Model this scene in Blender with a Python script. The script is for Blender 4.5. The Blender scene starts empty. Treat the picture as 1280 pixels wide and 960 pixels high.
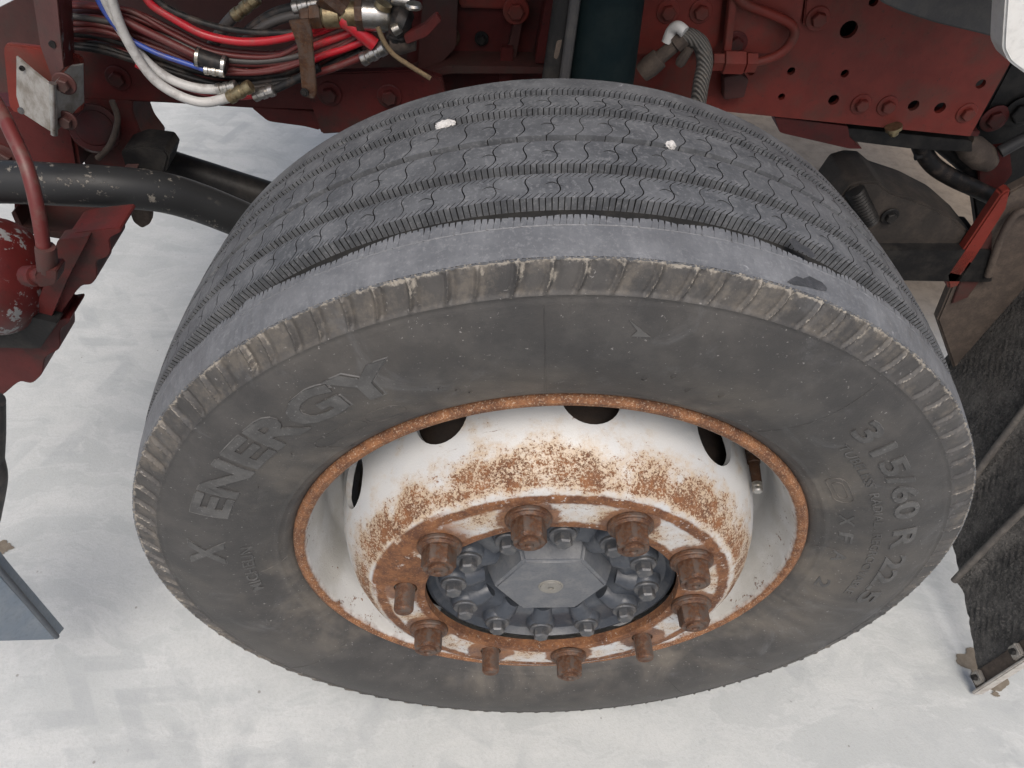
import bpy, bmesh, math, random
from mathutils import Vector, Matrix, Euler
random.seed(7)
sc = bpy.context.scene
col = sc.collection
R = math.radians
H = 0.455                       # loaded radius: wheel centre above the ground

# ---------------------------------------------------------------- camera
CAM = Vector((-0.13664, -0.56412, 0.76539 + H))
CE = Euler((0.757876, -0.11, -0.016154), 'XYZ')
cd = bpy.data.cameras.new('camera'); cam = bpy.data.objects.new('camera', cd); col.objects.link(cam)
cam.location = CAM; cam.rotation_euler = CE
cd.sensor_width = 36; cd.lens = 902.79 / 1280 * 36; cd.clip_start = 0.02; cd.clip_end = 200
sc.camera = cam
# ---------------------------------------------------------------- light
SUN_EL, SUN_AZ = R(60), R(186)          # high, hazy sun behind the photographer
w = bpy.data.worlds.new('World'); sc.world = w; w.use_nodes = True
nt = w.node_tree; bg = nt.nodes['Background']
sky = nt.nodes.new('ShaderNodeTexSky'); sky.sky_type = 'NISHITA'; sky.sun_disc = False
sky.sun_elevation = SUN_EL; sky.sun_rotation = SUN_AZ
sky.air_density = 1.0; sky.dust_density = 6.0; sky.ozone_density = 0.6
nt.links.new(sky.outputs[0], bg.inputs[0]); bg.inputs[1].default_value = 0.15
sd = bpy.data.lights.new('sun', 'SUN'); sd.energy = 1.7; sd.angle = R(34); sd.color = (1, .985, .96)
so = bpy.data.objects.new('sun', sd); col.objects.link(so)
sdir = Vector((math.sin(SUN_AZ) * math.cos(SUN_EL), math.cos(SUN_AZ) * math.cos(SUN_EL), math.sin(SUN_EL)))
so.rotation_euler = sdir.to_track_quat('Z', 'Y').to_euler(); so.location = sdir * 5
sc.view_settings.view_transform = 'Standard'; sc.view_settings.look = 'None'
sc.view_settings.exposure = 0.1; sc.view_settings.gamma = 1

# ---------------------------------------------------------------- node helpers
class Mat:
    def __init__(s, name):
        s.m = bpy.data.materials.new(name); s.m.use_nodes = True; s.t = s.m.node_tree
        s.b = s.t.nodes['Principled BSDF']; s.tc = s.t.nodes.new('ShaderNodeTexCoord'); s.P = s.tc.outputs['Object']
    def n(s, t, **k):
        x = s.t.nodes.new(t)
        for a, v in k.items(): setattr(x, a, v)
        return x
    def put(s, sock, v):
        if isinstance(v, bpy.types.NodeSocket): s.t.links.new(v, sock)
        elif v is not None:
            if isinstance(v, tuple) and len(v) == 3 and sock.type == 'RGBA': v = v + (1,)
            sock.default_value = v
    def math(s, op, a, b=None, c=None, clamp=False):
        x = s.n('ShaderNodeMath', operation=op, use_clamp=clamp)
        s.put(x.inputs[0], a); s.put(x.inputs[1], b); s.put(x.inputs[2], c)
        return x.outputs[0]
    def noise(s, scale, detail=4, rough=.55, vec=None, dist=0, out='Fac'):
        x = s.n('ShaderNodeTexNoise'); s.put(x.inputs['Vector'], vec or s.P)
        x.inputs['Scale'].default_value = scale; x.inputs['Detail'].default_value = detail
        x.inputs['Roughness'].default_value = rough; x.inputs['Distortion'].default_value = dist
        return x.outputs[out]
    def voro(s, scale, feature='F1', vec=None, out='Distance', rnd=1):
        x = s.n('ShaderNodeTexVoronoi', feature=feature); s.put(x.inputs['Vector'], vec or s.P)
        x.inputs['Scale'].default_value = scale; x.inputs['Randomness'].default_value = rnd
        return x.outputs[out]
    def ramp(s, f, stops, interp='LINEAR'):
        x = s.n('ShaderNodeValToRGB'); e = x.color_ramp.elements; x.color_ramp.interpolation = interp
        while len(e) < len(stops): e.new(.5)
        for i, (p, c) in enumerate(stops):
            e[i].position = p; e[i].color = (c, c, c, 1) if not isinstance(c, tuple) else c + (1,)
        s.put(x.inputs[0], f); return x.outputs[0]
    def mix(s, f, a, b, blend='MIX'):
        x = s.n('ShaderNodeMix', data_type='RGBA', blend_type=blend)
        s.put(x.inputs[0], f); s.put(x.inputs[6], a); s.put(x.inputs[7], b); return x.outputs[2]
    def step(s, f, lo, hi):                       # smooth ramp 0..1
        x = s.n('ShaderNodeMapRange', interpolation_type='SMOOTHSTEP')
        s.put(x.inputs[0], f); x.inputs[1].default_value = lo; x.inputs[2].default_value = hi; return x.outputs[0]
    def mapping(s, scale, vec=None):
        x = s.n('ShaderNodeMapping'); s.put(x.inputs[0], vec or s.P); x.inputs['Scale'].default_value = scale; return x.outputs[0]
    def xyz(s):
        x = s.n('ShaderNodeSeparateXYZ'); s.put(x.inputs[0], s.P); return x.outputs
    def radius(s):                                # distance from the wheel axis (object's Y)
        o = s.xyz(); return s.math('SQRT', s.math('ADD', s.math('MULTIPLY', o[0], o[0]), s.math('MULTIPLY', o[2], o[2])))
    def bump(s, h, strength=.5, dist=.001, prev=None):
        x = s.n('ShaderNodeBump'); s.put(x.inputs['Height'], h); x.inputs['Strength'].default_value = strength
        x.inputs['Distance'].default_value = dist
        if prev: s.put(x.inputs['Normal'], prev)
        return x.outputs[0]
    def done(s, c, rough=.6, metal=0, normal=None, spec=None):
        s.put(s.b.inputs['Base Color'], c); s.put(s.b.inputs['Roughness'], rough); s.put(s.b.inputs['Metallic'], metal)
        if normal: s.put(s.b.inputs['Normal'], normal)
        if spec is not None: s.b.inputs['Specular IOR Level'].default_value = spec
        return s.m

def simple(name, c, c2, scale=60, rough=.6, metal=0, bump=.2, lo=.4, hi=.7, r2=None):
    m = Mat(name); n1 = m.noise(scale, 6, .65); f = m.step(n1, lo, hi)
    f2 = m.noise(scale * 7, 3, .6)
    cc = m.mix(f, c, c2); cc = m.mix(m.math('MULTIPLY', m.step(f2, .45, .75), .35), cc, tuple(x * .6 for x in c))
    return m.done(cc, m.math('ADD', rough - .08, m.math('MULTIPLY', f2, .16)), metal, m.bump(f2, bump, .0008))

# ---------------------------------------------------------------- materials
def mat_rubber(name, tread):
    m = Mat(name); o = m.xyz(); r = m.radius()
    big = m.noise(7, 5, .6, dist=.6); mid = m.noise(28, 6, .65); fine = m.noise(420, 4, .7)
    if tread:
        c = m.mix(m.step(o[1], -.092, -.10), m.mix(m.step(mid, .35, .7), (.064, .068, .074), (.112, .117, .124)), m.mix(m.step(mid, .35, .7), (.10, .105, .113), (.148, .154, .163)))
        c = m.mix(m.math('MULTIPLY', m.step(m.noise(240, 6, .75), .50, .66), .6), c, (.20, .205, .212))
        c = m.mix(m.math('MULTIPLY', m.step(m.noise(75, 7, .78, dist=1.2), .63, .71), .6), c, (.46, .46, .47))
        c = m.mix(m.math('MULTIPLY', m.step(m.noise(15, 4, .6), .5, .68), .35), c, (.07, .072, .078))
        rough = .5
    else:
        c = m.mix(m.step(mid, .35, .7), (.036, .035, .0345), (.058, .0555, .053))
        # brown road dust, thicker towards the bead
        dust = m.math('MULTIPLY', m.step(big, .42, .66), m.math('ADD', m.math('MULTIPLY', m.step(r, .39, .31), .48), .12))
        c = m.mix(dust, c, (.165, .145, .12))
        c = m.mix(m.math('MULTIPLY', m.step(m.noise(11, 7, .72, dist=1.2), .54, .76), .4), c, (.15, .153, .158))
        # fine pale scratches and specks
        c = m.mix(m.math('MULTIPLY', m.step(m.noise(300, 3, .6), .66, .72), .5), c, (.3, .29, .28))
        # chalky scuffing along the shoulder
        outb = m.step(o[1], -.1395, -.1405)
        at_ = m.n('ShaderNodeAttribute', attribute_name='chalk').outputs['Fac']
        sc_ = m.math('MULTIPLY', m.step(m.math('ADD', m.noise(36, 8, .8, dist=.4), m.math('MULTIPLY', at_, .24)), .60, .70), m.step(at_, .02, .25))
        c = m.mix(m.math('MULTIPLY', sc_, .75), c, m.mix(m.noise(500, 3, .7), (.16, .145, .12), (.40, .365, .31)))
        brown = m.math('MULTIPLY', m.math('MULTIPLY', outb, m.step(r, .432, .436)), m.math('MULTIPLY', m.step(m.noise(26, 6, .75), .46, .64), .45))
        c = m.mix(brown, c, (.15, .13, .105))
        rough = .55
    nrm = m.bump(fine, .45, .0008); nrm = m.bump(mid, .3, .0012, nrm)
    return m.done(c, m.math('ADD', rough - .07, m.math('MULTIPLY', mid, .2)), 0, nrm, spec=.45)
RUB_T = mat_rubber('tread_rubber', True); RUB_S = mat_rubber('sidewall_rubber', False)

def mat_letter():
    m = Mat('raised_letter_rubber'); mid = m.noise(40, 5, .7); fine = m.noise(380, 3, .7)
    c = m.mix(m.step(mid, .35, .7), (.046, .0455, .045), (.085, .084, .082))
    c = m.mix(m.math('MULTIPLY', m.step(fine, .6, .7), .4), c, (.25, .25, .25))
    return m.done(c, .55, 0, m.bump(fine, .4, .0006))
LETTER = mat_letter()
GROOVE = simple('shaded_groove_rubber', (.014, .014, .014), (.026, .025, .023), 60, .8, 0, .3)  # near-black: depth shade of grooves, slots and sipes painted over the unworn rubber's tone

def rust_col(m, k=1.0):
    a = m.noise(55, 6, .7); b = m.noise(330, 5, .75)
    c = m.mix(m.step(a, .35, .68), (.14 * k, .055 * k, .026 * k), (.34 * k, .145 * k, .058 * k))
    c = m.mix(m.math('MULTIPLY', m.step(b, .5, .68), .6), c, (.50 * k, .26 * k, .12 * k))
    return m.mix(m.math('MULTIPLY', m.step(m.noise(160, 4, .7), .57, .7), .6), c, (.06, .03, .02))

def mat_disc():
    m = Mat('rusty_white_wheel_paint'); r = m.radius(); o = m.xyz(); y = o[1]
    rust = rust_col(m, .58)
    n1 = m.noise(26, 7, .72); n2 = m.noise(430, 5, .8); n3 = m.noise(9, 4, .6); n4 = m.noise(85, 8, .82, dist=.5); n5 = m.noise(900, 3, .7)
    # more rust towards the shoulder of the bell, then paint again next to the bolting face
    dens = m.math('MULTIPLY', m.step(y, -.105, -.160), m.math('SUBTRACT', 1., m.math('MULTIPLY', m.step(y, -.162, -.1672), .55)))
    th = m.math('ADD', m.math('ADD', m.math('MULTIPLY', n2, .40), m.math('MULTIPLY', m.noise(110, 8, .85, dist=.3), .30)), m.math('MULTIPLY', n1, .30))
    f = m.step(m.math('ADD', th, m.math('MULTIPLY', dens, .112)), .584, .620)
    patch = m.step(m.math('ADD', n4, m.math('MULTIPLY', dens, .03)), .655, .68)
    f = m.math('MAXIMUM', f, m.math('MULTIPLY', patch, m.step(n5, .3, .5)))
    # two rust rings on the bolting face, broken up by noise
    wob = m.math('MULTIPLY', m.math('SUBTRACT', m.noise(40, 5, .7), .5), .012)
    rr = m.math('ADD', r, wob)
    ring1 = m.math('MULTIPLY', m.step(rr, .1865, .1905), m.step(rr, .2035, .2000))
    ring2 = m.step(rr, .1585, .1545)
    face = m.step(y, -.1655, -.1675)
    flk = m.step(m.noise(130, 7, .82), .575, .62)
    f = m.math('MAXIMUM', f, m.math('MULTIPLY', m.math('MAXIMUM', ring1, ring2), m.step(m.noise(210, 5, .75), .33, .42)))
    f = m.math('MAXIMUM', f, m.math('MULTIPLY', face, m.math('MULTIPLY', flk, .8)))
    # rust haloes round each stud
    ang0 = m.math('ARCTAN2', o[0], o[2])
    am_ = m.math('SUBTRACT', m.math('FRACT', m.math('ADD', m.math('DIVIDE', m.math('SUBTRACT', ang0, -.2845), math.pi / 5), 20.5)), .5)
    arc = m.math('MULTIPLY', m.math('MULTIPLY', am_, math.pi / 5), r); dr_ = m.math('SUBTRACT', r, .1675)
    dst = m.math('ADD', m.math('SQRT', m.math('ADD', m.math('MULTIPLY', arc, arc), m.math('MULTIPLY', dr_, dr_))), m.math('MULTIPLY', m.math('SUBTRACT', m.noise(70, 6, .75), .5), .022))
    f = m.math('MAXIMUM', f, m.math('MULTIPLY', face, m.math('MULTIPLY', m.step(dst, .034, .029), .92)))
    # smeared rust streaks lying round the bell
    cb = m.n('ShaderNodeCombineXYZ'); m.put(cb.inputs[0], m.math('MULTIPLY', ang0, 3.2)); m.put(cb.inputs[1], m.math('MULTIPLY', y, 95.)); m.put(cb.inputs[2], m.math('MULTIPLY', r, 20.))
    strk = m.math('MULTIPLY', m.step(m.noise(1.6, 7, .78, vec=cb.outputs[0]), .63, .67), m.step(y, -.09, -.12))
    f = m.math('MAXIMUM', f, m.math('MULTIPLY', strk, m.step(n2, .36, .5)))
    # rusted-over sector where the nuts were wet
    ang = m.math('ARCTAN2', o[0], o[2])
    sec = m.math('MULTIPLY', m.step(ang, -1.72, -1.5), m.step(ang, -.62, -.8))
    sec = m.math('MULTIPLY', m.math('MULTIPLY', sec, face), m.step(m.noise(50, 6, .75), .36, .44))
    f = m.math('MAXIMUM', f, sec)
    paint = m.mix(m.step(n3, .35, .7), (.435, .446, .453), (.485, .485, .475))
    stain = m.math('MULTIPLY', m.step(m.math('ADD', n1, m.math('MULTIPLY', dens, .30)), .52, .78), .85)
    paint = m.mix(stain, paint, (.40, .295, .185))
    c = m.mix(f, paint, rust)
    nrm = m.bump(m.math('ADD', m.math('MULTIPLY', f, .6), n2), .35, .001)
    return m.done(c, m.math('ADD', .33, m.math('MULTIPLY', f, .5)), 0, nrm)
DISC = mat_disc()

def mat_rim():
    m = Mat('rusty_white_rim_paint'); r = m.radius(); o = m.xyz(); y = o[1]
    rust = rust_col(m, .68)
    n1 = m.noise(45, 7, .75); n2 = m.noise(240, 5, .75)
    th = m.math('ADD', m.math('MULTIPLY', n2, .45), m.math('MULTIPLY', n1, .55))
    lip = m.step(m.math('ADD', r, m.math('MULTIPLY', m.math('SUBTRACT', n1, .5), .006)), .2835, .2865)
    near = m.step(y, -.07, -.125)
    f = m.step(m.math('ADD', th, m.math('MULTIPLY', near, .05)), .60, .64)
    f = m.math('MAXIMUM', f, m.math('MULTIPLY', lip, m.step(n2, .2, .36)))
    paint = m.mix(m.step(m.noise(14, 5, .6), .4, .65), (.60, .60, .59), (.50, .49, .46))
    c = m.mix(f, paint, rust)
    c = m.mix(m.math('MULTIPLY', lip, m.math('MULTIPLY', m.step(m.noise(520, 3, .7), .55, .66), .6)), c, (.52, .42, .31))
    return m.done(c, m.math('ADD', .4, m.math('MULTIPLY', f, .4)), 0, m.bump(m.math('ADD', n2, f), .4, .001))
RIM = mat_rim()

def mat_rust(name, k, grey=.25):
    m = Mat(name); c = rust_col(m, k)
    c = m.mix(m.math('MULTIPLY', m.step(m.noise(60, 6, .75), .42, .58), grey), c, (.085, .066, .055))
    return m.done(c, .58, .25, m.bump(m.noise(260, 5, .75), .5, .001))
NUT = mat_rust('rusty_nut', .40, .9); STUD = mat_rust('rusty_stud', .45, .9); RUST = mat_rust('rust_brown', .28, .6)
HUB = simple('blue_grey_hub_paint', (.036, .043, .055), (.072, .077, .084), 38, .42, 0, .3)
HUBTOP = simple('dusty_hub_cap_paint', (.095, .103, .115), (.135, .14, .146), 45, .5, 0, .3)
BOLT = simple('dull_steel', (.085, .09, .098), (.16, .155, .15), 90, .5, .5, .3)
STEEL = simple('bright_steel', (.45, .44, .42), (.30, .27, .22), 80, .3, .9, .2)
BRASS = simple('tarnished_brass', (.30, .25, .15), (.16, .11, .06), 90, .4, .8, .3)
GALV = simple('galvanised_sheet', (.36, .345, .32), (.20, .175, .145), 45, .5, .45, .3)
def mat_red(name, base, dust, amount, flake=0):
    m = Mat(name); n = m.noise(16, 6, .65); n2 = m.noise(150, 5, .7); n3 = m.noise(42, 6, .75)
    c = m.mix(m.step(m.noise(30, 4, .6), .35, .7), base, tuple(x * .8 for x in base))
    c = m.mix(m.math('MULTIPLY', m.step(n, .45, .68), amount), c, dust)
    c = m.mix(m.math('MULTIPLY', m.step(n2, .58, .72), amount), c, tuple(x * .5 for x in dust))
    if flake:
        f = m.step(n3, .60 - flake, .62 - flake); c = m.mix(f, c, (.22, .22, .22))
        return m.done(c, .45, 0, m.bump(f, .6, .001))
    return m.done(c, m.math('ADD', .40, m.math('MULTIPLY', n, .35)), 0, m.bump(n2, .35, .001), spec=.35)
RED = mat_red('red_chassis_paint', (.18, .028, .020), (.09, .046, .035), .6)
RED2 = mat_red('grimy_red_paint', (.080, .013, .012), (.028, .021, .018), .75)
RED3 = mat_red('flaking_red_paint', (.095, .011, .010), (.04, .022, .018), .6, .04)
REDBR = mat_red('worn_red_brown_paint', (.070, .026, .023), (.045, .034, .029), .7)
BLACK = simple('black_paint', (.012, .012, .0125), (.028, .026, .024), 30, .5, 0, .3)
TEAL = simple('dark_teal_paint', (.004, .010, .012), (.008, .014, .015), 25, .6, 0, .2)
def mat_bar():
    m = Mat('chipped_black_paint'); n = m.noise(60, 6, .75); big = m.noise(9, 3, .5)
    f = m.math('MULTIPLY', m.step(n, .585, .62), m.step(big, .45, .58))
    c = m.mix(f, (.020, .021, .022), (.15, .138, .12)); return m.done(c, .45, 0, m.bump(f, .5, .001))
BAR = mat_bar()
def hosemat(name, c, rough=.35): 
    m = Mat(name); n = m.noise(55, 5, .7); cc = m.mix(m.math('MULTIPLY', m.step(n, .45, .7), .5), c, (.10, .075, .06)); return m.done(cc, rough, 0)
HRED = hosemat('bright_red_hose', (.42, .012, .022)); HDRED = hosemat('dusty_dark_red_hose', (.10, .015, .014), .5); HWHITE = hosemat('milky_white_hose', (.46, .455, .44), .45)
HBLUE = hosemat('blue_hose', (.03, .07, .32)); HBLACK = hosemat('black_hose', (.012, .012, .0125), .5); HGREY = hosemat('grey_black_hose', (.06, .055, .052), .5)
TAN = simple('tan_webbing', (.17, .12, .065), (.10, .07, .04), 150, .8, 0, .6)
def mat_braid():
    m = Mat('braided_hose'); w_ = m.n('ShaderNodeTexWave', wave_type='BANDS', bands_direction='DIAGONAL'); m.put(w_.inputs[0], m.P); w_.inputs['Scale'].default_value = 110
    n = m.noise(200, 4, .7); c = m.mix(m.math('MULTIPLY', w_.outputs['Fac'], .7), (.045, .043, .04), (.20, .185, .165)); c = m.mix(m.step(n, .5, .7), c, (.1, .085, .07))
    return m.done(c, .7, 0, m.bump(w_.outputs['Fac'], .8, .001))
BRAID = mat_braid()
WHITE = simple('white_gel_coat', (.66, .66, .64), (.58, .57, .54), 20, .35, 0, .05)
DGREY = simple('dark_grey_plastic', (.045, .045, .047), (.06, .058, .056), 60, .5, 0, .15)
BLUEGREY = simple('blue_grey_bumper_plastic', (.15, .185, .225), (.19, .22, .25), 25, .42, 0, .1)
STONE = simple('white_stone', (.50, .49, .475), (.38, .37, .35), 120, .8, 0, .5)
def mat_flap():
    m = Mat('dirty_black_mudguard'); n = m.noise(35, 6, .7); n2 = m.noise(190, 5, .8); b = m.noise(7, 4, .6)
    c = m.mix(m.step(n, .4, .65), (.055, .054, .053), (.125, .12, .114)); c = m.mix(m.math('MULTIPLY', m.step(n2, .48, .66), .7), c, (.24, .23, .215))
    c = m.mix(m.math('MULTIPLY', m.step(b, .45, .7), .3), c, (.11, .095, .08))
    dm = m.step(m.voro(115, rnd=.25), .30, .42); pat = m.step(m.noise(9, 3, .5), .42, .52)
    nb = m.bump(m.math('ADD', n2, n), 1., .008); nb = m.bump(m.math('MAXIMUM', dm, m.math('SUBTRACT', 1., pat)), 1., .004, nb)
    return m.done(c, .75, 0, nb)
FLAP = mat_flap()
MUDDY = simple('mud_coated_metal', (.058, .044, .036), (.10, .077, .060), 40, .85, 0, .8)
def mat_ground():
    m = Mat('pale_trafficked_concrete')
    wv = m.n('ShaderNodeVectorMath', operation='ADD'); sc3 = m.n('ShaderNodeVectorMath', operation='SCALE')
    m.put(sc3.inputs[0], m.noise(2.6, 3, .55, out='Color')); sc3.inputs['Scale'].default_value = .24
    m.put(wv.inputs[0], m.P); m.put(wv.inputs[1], sc3.outputs[0]); v = wv.outputs[0]
    rot = m.n('ShaderNodeMapping'); m.put(rot.inputs[0], v); rot.inputs['Rotation'].default_value = (0, 0, .5); rot.inputs['Scale'].default_value = (1, 2.6, 1); vr = rot.outputs[0]
    big = m.noise(1.7, 5, .6); mid = m.noise(8, 8, .68, vec=v); st = m.noise(6, 6, .6, vec=vr); fine = m.noise(190, 5, .75); gr = m.noise(700, 3, .7)
    # soft smears and crescents left by tyres
    rid = m.math('SUBTRACT', 1., m.step(m.math('ABSOLUTE', m.math('SUBTRACT', st, .5)), .0, .035))
    rid2 = m.math('SUBTRACT', 1., m.step(m.math('ABSOLUTE', m.math('SUBTRACT', m.noise(13, 3, .5, vec=v), .5)), .0, .03))
    c = m.mix(m.step(mid, .32, .70), (.375, .394, .392), (.450, .466, .463))
    c = m.mix(m.math('MULTIPLY', m.step(big, .40, .60), .5), c, (.35, .366, .362))
    c = m.mix(m.math('MULTIPLY', m.step(st, .42, .66), .45), c, (.52, .532, .52))
    c = m.mix(m.math('MULTIPLY', rid, .20), c, (.56, .572, .565)); c = m.mix(m.math('MULTIPLY', rid2, .16), c, (.34, .355, .36))
    c = m.mix(m.math('MULTIPLY', m.step(fine, .46, .66), .32), c, (.32, .325, .315))
    c = m.mix(m.math('MULTIPLY', m.step(gr, .58, .68), .35), c, (.27, .265, .25))
    # faint grey prints of block treads, rolled across at different angles
    for rz, off, fr, pit in ((.45, .12, 1.55, 58), (-.7, .4, 1.2, 46), (1.2, .7, 1.0, 52)):
        mp = m.n('ShaderNodeMapping'); m.put(mp.inputs[0], m.P); mp.inputs['Rotation'].default_value = (0, 0, rz)
        sx = m.n('ShaderNodeSeparateXYZ'); m.put(sx.inputs[0], mp.outputs[0])
        q = m.math('FRACT', m.math('ADD', m.math('MULTIPLY', sx.outputs[1], fr), off))
        band = m.step(m.math('ABSOLUTE', m.math('SUBTRACT', q, .5)), .16, .13)
        zig = m.math('MULTIPLY', m.math('PINGPONG', q, .075), 28.)
        bl = m.step(m.math('SINE', m.math('ADD', m.math('MULTIPLY', sx.outputs[0], pit), m.math('MULTIPLY', zig, 2.2))), -.2, .5)
        bl = m.math('MULTIPLY', m.math('MULTIPLY', bl, band), m.step(m.noise(5, 5, .7, vec=v), .40, .62))
        c = m.mix(m.math('MULTIPLY', bl, .42), c, (.29, .308, .315))
    sp = m.math('MULTIPLY', m.step(m.math('ADD', m.voro(31), m.math('MULTIPLY', m.noise(60, 2, .5), .12)), .145, .10), m.step(m.noise(23, 2, .5), .54, .60))
    c = m.mix(m.math('MULTIPLY', sp, .7), c, (.17, .16, .145))
    # browner floor further in under the truck, its deeper shade put into the colour
    o = m.xyz(); inn = m.math('MULTIPLY', m.step(m.math('ADD', o[0], m.math('MULTIPLY', m.math('SUBTRACT', mid, .5), .5)), .25, .95), m.step(o[1], .7, 1.15))
    c = m.mix(m.math('MULTIPLY', inn, .9), c, m.mix(m.step(m.noise(22, 6, .7), .4, .68), (.36, .265, .165), (.25, .18, .105)))
    h = m.math('ADD', m.math('MULTIPLY', mid, .5), m.math('ADD', m.math('MULTIPLY', st, .5), m.math('MULTIPLY', rid, .06))); nrm = m.bump(h, .16, .006); nrm = m.bump(fine, .6, .0012, nrm)
    return m.done(c, .75, 0, nrm)
GROUND = mat_ground()
WET = simple('wet_brown_patch', (.15, .125, .092), (.20, .17, .13), 60, .35, 0, .2)

for m_, sp_v in ((TEAL, .1), (BLACK, .2), (HBLACK, .3), (BAR, .25), (DGREY, .25), (GROOVE, .2), (RED2, .3)): m_.node_tree.nodes['Principled BSDF'].inputs['Specular IOR Level'].default_value = sp_v
# ---------------------------------------------------------------- mesh helpers
def link(name, me, mat, parent=None, loc=None):
    o = bpy.data.objects.new(name, me); col.objects.link(o)
    if mat and not me.materials: me.materials.append(mat)
    if parent: o.parent = parent
    if loc: o.location = loc
    return o
def finish(bm, sharp=35, recalc=True):
    if recalc: bmesh.ops.recalc_face_normals(bm, faces=bm.faces)
    me = bpy.data.meshes.new('m'); bm.to_mesh(me); bm.free()
    me.polygons.foreach_set('use_smooth', [True] * len(me.polygons))
    me.set_sharp_from_angle(angle=R(sharp)); me.update()
    return me
def tag(o, label, cat=None, group=None, kind=None):
    if label: o['label'] = label
    if cat: o['category'] = cat
    if group: o['group'] = group
    if kind: o['kind'] = kind
    return o
def empty(name, loc, label, cat, group=None):
    o = bpy.data.objects.new(name, None); col.objects.link(o); o.location = loc; o.empty_display_size = .05
    return tag(o, label, cat, group)
def child(o, parent):                    # meshes are written in world space: keep them there under a parent that is only translated
    o.parent = parent
    off = Vector((0, 0, 0)); p = parent
    while p: off += p.location; p = p.parent
    o.location = -off
    return o
RM = CE.to_matrix()
def at(px, py, y=None, x=None, z=None):   # survey point: where the sight line through a photo pixel meets a real plane of the truck or ground
    d = RM @ Vector(((px - 640) / 902.79, (480 - py) / 902.79, -1))
    if y is not None: t = (y - CAM.y) / d.y
    elif x is not None: t = (x - CAM.x) / d.x
    else: t = (z - CAM.z) / d.z
    return CAM + d * t
def catmull(pts, n=8):
    if len(pts) < 3: return [Vector(p) for p in pts]
    P = [2 * Vector(pts[0]) - Vector(pts[1])] + [Vector(p) for p in pts] + [2 * Vector(pts[-1]) - Vector(pts[-2])]
    out = []
    for i in range(1, len(P) - 2):
        for k in range(n):
            t = k / n; a, b, c, d = P[i - 1], P[i], P[i + 1], P[i + 2]
            out.append(.5 * ((2 * b) + (c - a) * t + (2 * a - 5 * b + 4 * c - d) * t * t + (3 * b - a - 3 * c + d) * t ** 3))
    out.append(P[-2]); return out
def tube_bm(bm, pts, rad, n=12, caps=True):
    rings = []; up = None
    for i, p in enumerate(pts):
        d = (pts[min(i + 1, len(pts) - 1)] - pts[max(i - 1, 0)]).normalized()
        if up is None: up = d.orthogonal().normalized()
        up = (up - d * up.dot(d)).normalized(); s = d.cross(up)
        r = rad[i] if isinstance(rad, (list, tuple)) else rad
        rings.append([bm.verts.new(p + up * math.cos(2 * math.pi * k / n) * r + s * math.sin(2 * math.pi * k / n) * r) for k in range(n)])
    for a, b in zip(rings, rings[1:]):
        for k in range(n): bm.faces.new((a[k], a[(k + 1) % n], b[(k + 1) % n], b[k]))
    if caps: bm.faces.new(rings[0][::-1]); bm.faces.new(rings[-1])
def tube(pts, rad, n=12, smooth=8):
    bm = bmesh.new(); tube_bm(bm, catmull(pts, smooth), rad, n); return finish(bm, 50)
def turned(p0, p1, prof, n=20):           # a lathe body between two points; prof = [(t along, radius)]
    p0, p1 = Vector(p0), Vector(p1); bm = bmesh.new()
    pts = [p0.lerp(p1, t) for t, r in prof]; d = (p1 - p0).normalized(); up = d.orthogonal().normalized(); s = d.cross(up); rings = []
    for p, (t, r) in zip(pts, prof): rings.append([bm.verts.new(p + (up * math.cos(2 * math.pi * k / n) + s * math.sin(2 * math.pi * k / n)) * r) for k in range(n)])
    for a, b in zip(rings, rings[1:]):
        for k in range(n): bm.faces.new((a[k], a[(k + 1) % n], b[(k + 1) % n], b[k]))
    bm.faces.new(rings[0][::-1]); bm.faces.new(rings[-1]); return finish(bm, 30)
def lathe(prof, n, jit=None, closed=False):   # around the Y axis, prof = [(r, y)]
    bm = bmesh.new(); cols = []
    for k in range(n):
        a = 2 * math.pi * k / n
        cols.append([bm.verts.new((r * math.sin(a), y, r * math.cos(a))) for r, y in prof])
    m = len(prof)
    for k in range(n):
        a, b = cols[k], cols[(k + 1) % n]
        for i in range(m if closed else m - 1):
            j = (i + 1) % m; bm.faces.new((a[i], a[j], b[j], b[i]))
    return bm
def plate(poly, th, holes=(), bevel=.0, dirv=None, sharp=30):
    """poly: 3-D points of the front face (near planar); holes: (centre, radius, stretch); extruded by th along dirv (+Y)"""
    dirv = Vector(dirv or (0, 1, 0)); bm = bmesh.new(); E = []
    vs = [bm.verts.new(p) for p in poly]
    E += [bm.edges.new((vs[i], vs[(i + 1) % len(vs)])) for i in range(len(vs))]
    for c, r, *st in holes:
        st = st[0] if st else 1
        hv = [bm.verts.new((c[0] + r * st * math.cos(2 * math.pi * k / 16), c[1], c[2] + r * math.sin(2 * math.pi * k / 16))) for k in range(16)]
        E += [bm.edges.new((hv[i], hv[(i + 1) % 16])) for i in range(16)]
    if holes: bmesh.ops.triangle_fill(bm, use_beauty=True, edges=E)
    else: bm.faces.new(vs)
    g = bmesh.ops.extrude_face_region(bm, geom=bm.faces[:])
    bmesh.ops.translate(bm, verts=[v for v in g['geom'] if isinstance(v, bmesh.types.BMVert)], vec=dirv * th)
    bmesh.ops.recalc_face_normals(bm, faces=bm.faces)
    if bevel:
        ed = [e for e in bm.edges if len(e.link_faces) == 2 and e.calc_face_angle(0) > .6]
        bmesh.ops.bevel(bm, geom=ed, offset=bevel, segments=2, affect='EDGES', clamp_overlap=True)
    return finish(bm, sharp)
def box_me(x0, x1, y0, y1, z0, z1, bevel=.004):
    return plate([(x0, y0, z0), (x1, y0, z0), (x1, y0, z1), (x0, y0, z1)], y1 - y0, bevel=bevel)
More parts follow.
